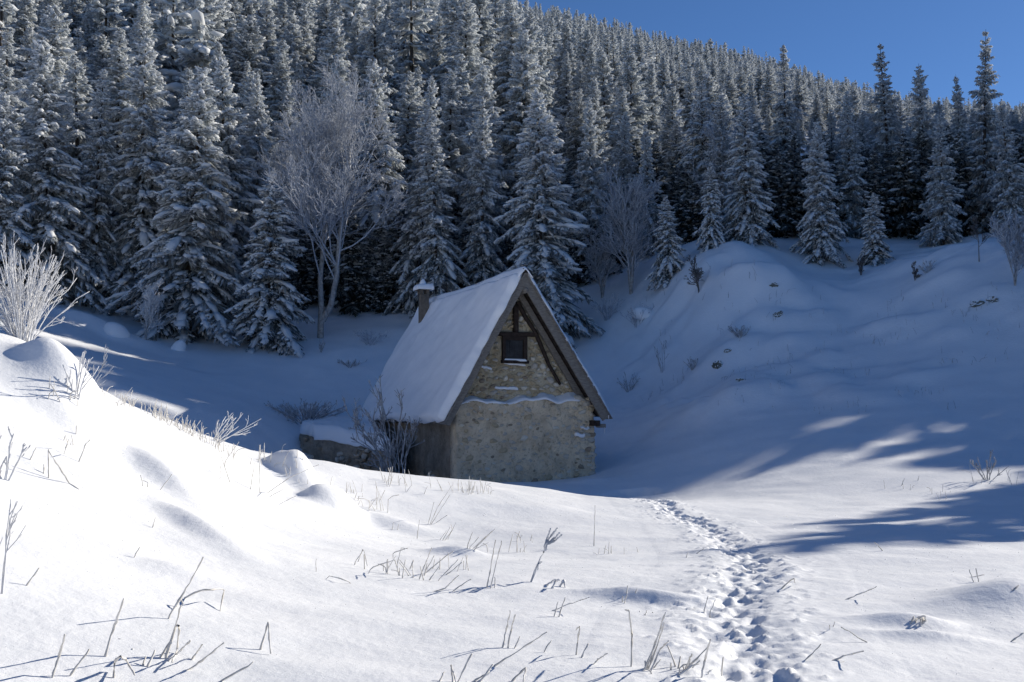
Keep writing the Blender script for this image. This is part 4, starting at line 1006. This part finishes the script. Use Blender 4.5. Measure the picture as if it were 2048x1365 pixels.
def bush(name, px, py, h, spread, n, seed, label, mat='rime', r=0.012, sub=(4, 3), rm=0.006, Yd=None, kink=0.10, cat="shrub", lean=(0, 0), up=0.35):
    b = hit(px, py) if Yd is None else np.array([at(px, py, Yd)[0], Yd, 0])
    z = gz(b[0], b[1]); rg = np.random.default_rng(seed)
    q = np.linspace(0, 1, 7)[None, :, None]
    a = rg.uniform(0, 6.28, (n, 1, 1)); sp = spread * np.sqrt(rg.random((n, 1, 1))); hh = h * rg.uniform(0.55, 1.0, (n, 1, 1)) * (1 - 0.25 * sp / max(spread, 1e-3))
    b0 = 0.18 * spread
    X_ = np.cos(a) * (b0 * rg.random((n, 1, 1)) + sp * q ** 1.25) + lean[0] * h * q; Y_ = np.sin(a) * (b0 * rg.random((n, 1, 1)) + sp * q ** 1.25) + lean[1] * h * q; Z_ = -0.08 + (hh + 0.08) * q
    st = np.concatenate([X_, Y_, Z_], 2) + rg.normal(0, kink * 0.12 * h, (n, 7, 3)) * q
    tp = tubes(st, np.linspace(r, r * 0.6, 7)[None].repeat(n, 0), 5)
    parts = []; par = st; rr = r * 0.75
    for c in sub:
        par = grow(rg, par, c, 0.25, 0.95, (0.3, 0.75), (0.2, 0.42), 5, up, kink); rr = max(rm, rr * 0.75)
        parts.append(tubes(par, np.linspace(rr, rr * 0.7, 5)[None].repeat(len(par), 0), 3))
    return add_bare(name, (b[0], b[1], z), tp, join_parts(parts), mat, mat, label, cat)
bush("frosted_shrub", 45, 695, 1.42, 0.70, 60, 71, "big shrub of thick white frosted stems on the sunlit crest at left", 'rime', 0.0078, (4, 3), 0.0048, Yd=12.7)
bush("frosted_shrub", 100, 640, 2.2, 1.1, 10, 72, "thin grey twigged shrub behind the big white shrub", 'rime_grey', 0.010, (4, 4), 0.006, Yd=17.5)
bush("frosted_shrub", 150, 795, 0.62, 0.36, 7, 73, "small forked white shrub on the crest beside the rounded snow hump", 'rime', 0.010, (2, 1), 0.006)
bush("frosted_shrub", 8, 960, 0.55, 0.16, 7, 74, "chunky rimed plant at the left picture edge, upper one", 'rime', 0.012, (4, 2), 0.008)
bush("frosted_shrub", 2, 1190, 0.75, 0.06, 3, 75, "thin rimed stem at the left picture edge, lower one", 'rime', 0.006, (4, 1), 0.004)
bush("frosted_shrub", 425, 880, 0.42, 0.5, 8, 76, "leaning frosted branch on the crest at centre left", 'rime', 0.010, (3, 2), 0.006, lean=(0.9, 0))
bush("low_shrub", 610, 850, 1.0, 1.6, 60, 77, "low dark shrub bowed under snow left of the annex", 'twig_grey', 0.016, (4, 3), 0.009, kink=0.2)
bush("bare_shrub", 800, 940, 3.9, 1.1, 11, 78, "leafless shrub growing against the left wall of the hut", 'twig_grey', 0.028, (7, 6), 0.009, Yd=31.6, kink=0.18, lean=(-0.1, 0.0))
for k, (px, py, h, sp, n, lab) in enumerate(((700, 735, 0.45, 0.7, 22, "dark twig patch in the shaded snow above the annex"), (642, 706, 0.8, 0.3, 9, "tiny twig shrub at the foot of the bare frosted tree"),
        (1258, 785, 0.95, 0.5, 16, "dark twig shrub in shaded snow just right of the roof"), (1325, 745, 1.5, 0.35, 5, "thin stem in shaded snow left of the small rocks"), (1385, 740, 0.6, 0.35, 12, "little twig tuft between thin stem and small rocks"),
        (1480, 675, 0.6, 0.55, 24, "round twig tuft on the slope above the small rocks"), (1855, 545, 0.6, 0.7, 14, "twig tuft on the bank above the right rock outcrop"), (1975, 960, 0.7, 0.45, 10, "faint twig clump at the edge of shade on the right"),
        (1275, 655, 1.3, 1.0, 20, "twiggy thicket at the forest edge right of the hut"), (1120, 635, 1.5, 0.9, 20, "twiggy undergrowth behind the right roof edge"), (1215, 640, 1.6, 0.9, 20, "twiggy undergrowth between roof edge and thicket"), (740, 690, 1.0, 1.0, 24, "frosted undergrowth between the bare tree and the hut"))):
    bush("twig_shrub", px, py, h, sp, n, 90 + k, lab, 'twig_grey' if k not in (8, 9, 10, 11) else 'rime_grey', 0.010, (3, 3), 0.008)

# ------------------------------------------------------------------ boulders and rocks
def mound(px, py, rx, ry, rz, rot, label, seed, sink=0.3, mat='snow', Yd=None):
    b = hit(px, py) if Yd is None else np.array([at(px, py, Yd)[0], Yd, gz(at(px, py, Yd)[0], Yd)])
    rg = np.random.default_rng(seed)
    V = ICO3V.copy()
    V = V * (1 + 0.10 * np.sin(V[:, 0:1] * 2.3 + seed) * np.cos(V[:, 1:2] * 2.1 + seed))
    V[:, 0] += 0.35 * V[:, 2] * np.sin(seed * 2.1); V[:, 2] = np.sign(V[:, 2]) * np.abs(V[:, 2]) ** 1.15
    V = V * np.array([rx, ry, rz]); c, s = math.cos(rot), math.sin(rot)
    V = np.stack([V[:, 0] * c - V[:, 1] * s, V[:, 0] * s + V[:, 1] * c, V[:, 2]], 1)
    o = obj("snow_covered_boulder", mesh_np("boulder", V, [ICO3F]), M[mat], None, label, "boulder", "boulders under snow")
    o.location = (b[0], b[1], b[2] - sink * rz); return o
mound(233, 650, 0.55, 0.5, 0.5, 0.0, "round snow covered boulder on the shaded bank near the sapling", 5, 0.1, Yd=46)
mound(118, 672, 0.9, 0.6, 0.42, 0.0, "dark sided boulder under snow behind the big white shrub", 6, 0.0, Yd=20)
mound(355, 685, 0.4, 0.35, 0.45, 0.0, "small snow covered stump below the broad spruce", 7, 0.1, Yd=47)
mound(1290, 630, 0.7, 0.5, 0.4, 0.0, "snow covered boulder at the thicket right of the hut", 8, 0.0)
def rock(px, py, sc, seed, label):
    b = hit(px, py); V, F = stone_mesh(seed, 2); rg = np.random.default_rng(seed)
    V = V * (1 + 0.12 * rg.normal(size=(len(V), 1)))
    o = obj("rock", mesh_np("rock", V * np.array(sc) * np.array([0.75, 0.8, 1.0]), [F], False), M['rock'], None, label, "rock", "bare rocks in the shaded slope")
    o.location = (b[0], b[1], b[2] - 0.04); o.rotation_euler = (0, 0, rg.uniform(-0.4, 0.4))
rock(1435, 735, (0.30, 0.25, 0.27), 1, "dark rock poking from snow below the twig tuft, larger of the pair")
rock(1458, 703, (0.30, 0.2, 0.15), 2, "flat dark rock just above the larger poking rock")
rock(1482, 762, (0.25, 0.2, 0.13), 3, "small low rock right of and below the larger poking rock")
rock(1555, 632, (0.35, 0.22, 0.22), 4, "mottled rock on the hummock beneath the mound")
rock(1548, 572, (0.3, 0.2, 0.15), 5, "small rock high on the mound beneath the spruces")
rock(1955, 607, (0.45, 0.25, 0.2), 6, "mossy rock outcrop on the right bank, left piece")
rock(1985, 600, (0.35, 0.22, 0.16), 7, "mossy rock outcrop on the right bank, right piece")

# ------------------------------------------------------------------ frosted stalks in the foreground
def stalk(label, lines, r=0.006, name="frosted_stalk", cat="grass stalk", group="frosted stalks in the sunlit snow", mat='straw', seed=0):
    rg = np.random.default_rng(abs(hash(label)) % 9999 if not seed else seed)
    px0, py0 = lines[0][0]; b0 = hit(px0, py0)
    parts = []
    for ln in lines:
        b = hit(*ln[0]) if len(lines) > 1 else b0
        if np.linalg.norm(b - b0) > 1.0: b = b0 + (at(ln[0][0], ln[0][1], b0[1]) - at(px0, py0, b0[1]))
        Yb = b[1]; pts = [b - np.array([0, 0, 0.06]), b]
        n = len(ln)
        for k in range(1, n): pts.append(at(ln[k][0], ln[k][1], Yb + 0.05 * k * (1 if k % 2 else -1)))
        pts = np.array(pts)
        # resample with a little irregularity
        d = np.concatenate([[0], np.cumsum(np.linalg.norm(np.diff(pts, axis=0), axis=1))])
        m = 9 if n == 2 else 15
        s = np.sort(np.unique(np.concatenate([np.linspace(0, d[-1], m)])))
        p = np.stack([np.interp(s, d, pts[:, j]) for j in range(3)], 1)
        p[2:] += rg.normal(0, 0.0016, p[2:].shape)
        rad = np.linspace(r * 1.15, r * 0.75, len(p)) * rg.uniform(0.65, 1.4, len(p))
        parts.append(tubes(p[None], rad[None], 5))
    V, q, t = join_parts(parts)
    o = obj(name, mesh_np(name, V - b0, [q, t]), M[mat], None, label, cat, group); o.location = b0
    return o
ST = [
 ("straight leaning stalk in the bottom left with its shadow running to the picture edge", [[(210, 1315), (228, 1255), (248, 1198)]], .0065),
 ("steep leaning stalk nearest the bottom left corner", [[(105, 1357), (118, 1312), (130, 1270)]], .0065),
 ("shorter slanted stalk right of the one in the bottom left corner", [[(138, 1357), (178, 1300)]], .006),
 ("small arch shaped bent stem at the bottom left", [[(227, 1357), (229, 1325), (240, 1312), (251, 1319), (269, 1350)]], .007),
 ("tangled clump of kinked stems right of the small arch", [[(320, 1320), (345, 1275), (362, 1212)], [(330, 1322), (352, 1250), (358, 1252), (355, 1300), (344, 1326)], [(285, 1335), (292, 1315)], [(295, 1335), (310, 1302)], [(335, 1325), (352, 1310), (381, 1282)], [(236, 1283), (263, 1285), (265, 1300)]], .006),
 ("short slanted stalk right of the tangled clump", [[(383, 1325), (393, 1307), (405, 1288)]], .0055),
 ("long low slanted stalk beneath the short one right of the tangled clump", [[(375, 1345), (393, 1330), (448, 1286)]], .0055),
 ("low stalk lying at the bottom edge left of the A shaped stem", [[(440, 1364), (507, 1326)]], .0055),
 ("tall A shaped bent stem in the lower left", [[(521, 1302), (537, 1243), (541, 1307)]], .006),
 ("long leaning stem with a big rectangular bent loop", [[(335, 1240), (368, 1185), (407, 1115)], [(366, 1200), (395, 1183), (420, 1179), (449, 1178), (438, 1237)], [(352, 1215), (360, 1195), (366, 1208)]], .006),
 ("small V of stalk near the left picture edge", [[(53, 1174), (78, 1137)]], .006),
 ("tiny slanted stalk above and left of the looped stem", [[(268, 1116), (279, 1095)]], .005),
 ("tiny slanted stalk above the dark hollow edge", [[(305, 1058), (311, 1036)]], .005),
 ("low stalk on the ridge left of the small snow hump", [[(320, 981), (344, 949)]], .005),
 ("upright stalk with a long leaning partner on the left slope", [[(97, 957), (97, 900)], [(160, 982), (140, 968), (98, 903)], [(88, 950), (88, 930)]], .008),
 ("pair of short stalks below the small forked shrub", [[(60, 922), (72, 896)], [(128, 910), (135, 885), (130, 870)]], .005),
 ("leaning stalk below the crest grasses on the left", [[(158, 925), (172, 888), (180, 880)]], .006),
 ("crossing tall stalks left of the twin snow humps", [[(460, 967), (445, 920), (430, 878)], [(450, 925), (478, 884)], [(440, 960), (441, 930)]], .005),
 ("pair of upright thin stalks in front of the twin snow humps", [[(501, 980), (505, 950), (510, 925)], [(520, 987), (519, 915), (521, 890)]], .005),
 ("long thin stalk slanting across in front of the twin snow humps", [[(535, 987), (580, 955), (637, 930)]], .005),
 ("thin slanted stalk under the long slanting one", [[(540, 994), (568, 978)], [(560, 1008), (592, 992)]], .004),
 ("short upright stalk left of the drawn out loop", [[(632, 1145), (632, 1118)]], .004),
 ("flat drawn out loop of thin stem lying on the snow", [[(640, 1158), (660, 1152), (690, 1160), (712, 1176), (717, 1192), (700, 1194), (670, 1182)]], .004),
 ("lone thin upright stalk below the hut's right corner", [[(1188, 1093), (1189, 1050), (1190, 1012)]], .006),
 ("cluster of three upright stalks with dark shadow at centre bottom", [[(1005, 1297), (1012, 1262), (1021, 1222)], [(1015, 1297), (1022, 1262), (1030, 1230)], [(1029, 1299), (1040, 1274)]], .006),
 ("long stalk leaning far right at centre bottom", [[(985, 1337), (1040, 1300), (1093, 1265)]], .005),
 ("short slanted stalk between the long leaning stalk and the kinked pair", [[(1088, 1307), (1103, 1280)]], .005),
 ("kinked pair of stalks right of centre bottom", [[(1152, 1312), (1156, 1280), (1160, 1253), (1152, 1260)], [(1163, 1317), (1176, 1288)]], .006),
 ("tall upright stalk with bent tip left of the trail tuft", [[(1262, 1337), (1264, 1270), (1258, 1222), (1250, 1220)]], .006),
 ("tall sheaf of stalks with heavy shadow beside the trail", [[(1292, 1342), (1310, 1290), (1331, 1226)], [(1296, 1342), (1318, 1280), (1328, 1245)], [(1290, 1345), (1291, 1322)], [(1300, 1345), (1320, 1300), (1337, 1282)], [(1285, 1345), (1312, 1288)], [(1303, 1340), (1322, 1320)]], .006),
 ("slanted twig left of the tall upright stalk with bent tip", [[(1185, 1332), (1192, 1322), (1215, 1307)]], .005),
 ("group of stalks cut by the bottom edge left of centre", [[(880, 1366), (889, 1343)], [(906, 1366), (902, 1331), (913, 1366)], [(915, 1366), (943, 1308)], [(960, 1366), (985, 1330)], [(945, 1364), (978, 1345)]], .006),
 ("bent knee shaped stalk cut by the bottom edge", [[(1022, 1366), (1053, 1334), (1046, 1366)]], .006),
 ("two tall parallel stalks left of the rimed twig", [[(974, 1176), (983, 1125), (991, 1080)], [(981, 1178), (993, 1125), (1004, 1082)], [(990, 1177), (990, 1155)]], .006),
 ("dense tuft of slanted stalks in the centre foreground", [[(838, 1160), (850, 1130), (863, 1096)], [(848, 1150), (868, 1112)], [(850, 1148), (880, 1122), (907, 1102)], [(858, 1162), (881, 1130)], [(875, 1163), (916, 1120)], [(893, 1150), (925, 1125)], [(820, 1140), (827, 1120), (824, 1145)]], .006),
 ("low slanted stalks at the right foot of the dense tuft", [[(866, 1184), (890, 1178), (917, 1151)], [(905, 1184), (942, 1158)]], .006),
 ("kinked stalk reaching left of the dense tuft", [[(737, 1148), (745, 1135), (790, 1120)], [(795, 1130), (802, 1096), (815, 1098)], [(786, 1107), (816, 1096)]], .005),
 ("pair of small peaked stalks left of the kinked stalk", [[(708, 1130), (727, 1098), (735, 1132)], [(716, 1125), (722, 1108)]], .005),
 ("fan of thin stalks above the two tall parallel stalks", [[(945, 1100), (965, 1080), (985, 1062)], [(940, 1095), (958, 1075)], [(950, 1098), (990, 1058)], [(935, 1093), (945, 1065)], [(948, 1100), (978, 1085)]], .005),
 ("bundle of long thin stalks below the hut gable", [[(860, 1050), (875, 1015), (905, 970)], [(862, 1050), (900, 990)], [(870, 1048), (895, 1030)], [(856, 1050), (868, 1005)]], .005),
 ("tuft of thin stalks above the dense tuft", [[(885, 1082), (900, 1055)], [(890, 1082), (905, 1060), (902, 1050)], [(880, 1080), (893, 1062)], [(834, 1078), (839, 1040)], [(895, 1080), (912, 1045)]], .005),
 ("two short stalks on the low snow rise left of the dense tuft", [[(784, 1062), (787, 1045)], [(795, 1062), (797, 1050)]], .005),
 ("crossed stalks above the kinked pair right of centre", [[(1108, 1234), (1116, 1203)], [(1117, 1235), (1131, 1195)], [(1104, 1224), (1140, 1208), (1178, 1195)]], .005),
 ("V of two thin stems on the right snowfield near the trail", [[(1690, 1201), (1725, 1186), (1753, 1174)], [(1690, 1201), (1710, 1219)]], .005),
 ("long thin stem pointing up left on the right snowfield", [[(1735, 1287), (1682, 1254)]], .005),
 ("steep slanted stem right of the trail near the bottom", [[(1607, 1326), (1642, 1289)]], .005),
 ("long flat stem right of the steep slanted one", [[(1653, 1326), (1690, 1312), (1727, 1302)], [(1668, 1333), (1688, 1324)]], .005),
 ("small group of upright stalks on the far right of the sunlit snow", [[(1947, 1165), (1939, 1140)], [(1958, 1168), (1952, 1137)], [(1940, 1155), (1968, 1150)]], .006),
 ("rimed bent twig cluster with dark blue shadow on the right", [[(1832, 1252), (1832, 1238), (1850, 1232), (1853, 1250)], [(1845, 1250), (1848, 1236), (1830, 1240)], [(1842, 1254), (1842, 1236)], [(1820, 1250), (1828, 1234)]], .008),
 ("single stick poking up in the shaded band on the right", [[(1766, 1103), (1749, 1085)]], .006),
 ("stem reaching up at the right picture edge", [[(2020, 1285), (2048, 1266)]], .006),
 ("tip of stalk on the snow hump at the right edge", [[(2025, 1182), (2038, 1171)]], .007),
 ("pair of stalks on the left bank of the trail", [[(1408, 1224), (1416, 1192)], [(1420, 1226), (1431, 1200)]], .005),
 ("slanted stalk with knotted tip on the right bank of the trail", [[(1558, 1183), (1578, 1163), (1588, 1157), (1590, 1166)]], .006),
 ("sheaf of stalks at the bottom edge left of the trail", [[(1355, 1352), (1370, 1340), (1384, 1308)], [(1365, 1348), (1418, 1292)], [(1402, 1362), (1410, 1320), (1421, 1280)], [(1350, 1358), (1400, 1322)], [(1372, 1350), (1380, 1318)]], .006),
 ("little upright twig in the sunlit strip on the far right", [[(1803, 972), (1809, 957)]], .008),
 ("tiny second twig just right of the upright twig in the sunlit strip", [[(1836, 962), (1838, 953)]], .008),
 ("small stalk on the left bank high up the trail", [[(1372, 1117), (1376, 1106)]], .006),
 ("slanted stalk between the small bank stalk and the upper trail", [[(1390, 1110), (1408, 1098)]], .006),
 ("tiny twigs right of the trail near the bottom", [[(1665, 1258), (1671, 1243)], [(1648, 1262), (1660, 1260), (1659, 1250)]], .004),
]
for lab, lines, r in ST: stalk(lab, lines, r)
# the rimed twig with fingers, and its neighbour
tw = stalk("dark stemmed rimed twig with fingered tip in the centre foreground", [[(1062, 1166), (1068, 1148), (1076, 1128), (1088, 1104), (1092, 1088)], [(1090, 1092), (1094, 1078), (1101, 1058)], [(1091, 1091), (1102, 1072), (1115, 1056)], [(1092, 1091), (1108, 1078), (1119, 1066)], [(1092, 1092), (1110, 1082), (1124, 1070)], [(1075, 1130), (1084, 1124)]], 0.010, "rimed_twig", "twig", None, 'rime_grey')
stalk("rime crusted twig lump right of the fingered twig", [[(1090, 1172), (1105, 1163), (1112, 1160)], [(1105, 1178), (1112, 1162), (1118, 1160)], [(1120, 1175), (1128, 1160), (1132, 1186)], [(1118, 1172), (1126, 1182)]], 0.012, "rimed_twig", "twig", None, 'rime')

# uncountable frosted grass along the crest and here and there
gr = np.random.default_rng(77); pts_all = []
def tuft(px, py, n, hpx, sp):
    b = hit(px, py)
    for _ in range(n):
        p = b + np.array([gr.normal(0, sp), gr.normal(0, sp), 0]); p[2] = gz(p[0], p[1])
        h = hpx / FPX * b[1] * gr.uniform(0.5, 1.1); a = gr.uniform(0, 6.28); ln = abs(gr.normal(0, 0.35)) * h
        q = np.linspace(0, 1, 5)[:, None]
        dv = np.array([math.cos(a) * ln, math.sin(a) * ln, 0])
        line = p + q ** 1.3 * dv + np.array([0, 0, 1.0]) * (q * h - 0.03)
        if gr.random() < 0.3: line[3:] += np.array([gr.normal(0, 0.25) * h, 0, -0.35 * h]) * np.array([[0.4], [1.0]])
        pts_all.append(line)
for (px, py, n, hp, sp) in ((240, 806, 12, 28, .14), (262, 812, 10, 30, .14), (320, 842, 14, 34, .14), (345, 850, 18, 36, .16), (365, 860, 16, 36, .14), (385, 870, 14, 30, .14), (300, 830, 8, 30, .12), (410, 884, 8, 34, .12), (460, 908, 10, 30, .14), (430, 895, 8, 30, .14),
                            (530, 925, 8, 40, .12), (560, 938, 5, 24, .14), (615, 945, 8, 18, .2), (785, 968, 10, 34, .16), (800, 975, 8, 26, .2), (925, 985, 12, 26, .14), (965, 985, 12, 34, .14), (942, 985, 8, 24, .14), (870, 980, 4, 30, .2),
                            (700, 985, 10, 24, .12), (740, 1012, 10, 22, .14), (755, 1020, 5, 60, .1), (150, 890, 5, 24, .1), (120, 800, 8, 40, .1), (215, 800, 6, 26, .1), (290, 975, 2, 30, .05), (1035, 1105, 6, 36, .12), (1050, 1085, 6, 30, .12), (1240, 1105, 6, 28, .12), (1225, 1110, 4, 24, .1), (760, 1145, 8, 36, .12), (900, 1140, 8, 40, .12), (830, 1155, 8, 40, .1), (1280, 1230, 5, 20, .08), (1250, 1200, 4, 26, .08), (1340, 1350, 5, 50, .1), (1400, 1350, 4, 40, .1), (1900, 1000, 4, 24, .15), (1800, 980, 4, 20, .2), (1880, 985, 4, 24, .15), (1990, 970, 8, 50, .4)):
    tuft(px, py, n, hp, sp)
pa = np.array(pts_all)
V, q, t = tubes(pa, np.linspace(0.0058, 0.004, 5)[None].repeat(len(pa), 0) * gr.uniform(0.7, 1.3, (len(pa), 1)), 4)
obj("frosted_grass", mesh_np("frosted_grass", V, [q, t]), M['straw'], None, "fine frosted grass poking through the snow along the sunlit crest", "grass", None, "stuff")


# sparse dry grass tips on the shaded slope, and white frost specks painting sparkle on the lit snow
pts_all = []
for _ in range(70):
    px, py = gr.uniform(1270, 2030), gr.uniform(540, 830)
    if py < 560 and px > 1580: continue
    tuft(px, py, gr.integers(2, 6), 16, 0.25)
pa = np.array(pts_all)
V, q, t = tubes(pa, np.linspace(0.008, 0.006, 5)[None].repeat(len(pa), 0), 3)
obj("slope_grass", mesh_np("slope_grass", V, [q, t]), M['twig_grey'], None, "sparse dry grass tips on the shaded snow slope right of the hut", "grass", None, "stuff")
n_c = 1500
gxs = gr.uniform(-5.5, 8.5, n_c); gys = 5.2 + 13 * gr.random(n_c) ** 1.4
ok_ = trail_dist(gxs, gys) > 0.9; gxs, gys = gxs[ok_], gys[ok_]; n_c = len(gxs)
rr_ = gr.uniform(0.0016, 0.0042, n_c) * np.clip(gys / 8, 0.8, 1.8)
OC = np.array([(1, 0, 0), (-1, 0, 0), (0, 1, 0), (0, -1, 0), (0, 0, 1), (0, 0, -1)], float); OF = np.array([(0, 2, 4), (2, 1, 4), (1, 3, 4), (3, 0, 4), (2, 0, 5), (1, 2, 5), (3, 1, 5), (0, 3, 5)])
V = (np.stack([gxs, gys, ground(gxs, gys) + rr_ * 0.8], 1)[:, None] + OC[None] * rr_[:, None, None]).reshape(-1, 3)
m_sparkle = mat_plain("sparkle_white", (0.93, 0.94, 0.95), (0.95, 0.95, 0.95), 5, 0.3, 0.0)  # sparkle put into the colour: near-white specks
obj("frost_sparkle", mesh_np("frost_sparkle", V, [(OF[None] + (np.arange(n_c) * 6)[:, None, None]).reshape(-1, 3)], False), m_sparkle, None, "tiny white frost specks standing in for sparkle over the sunlit snow", "frost", None, "stuff")
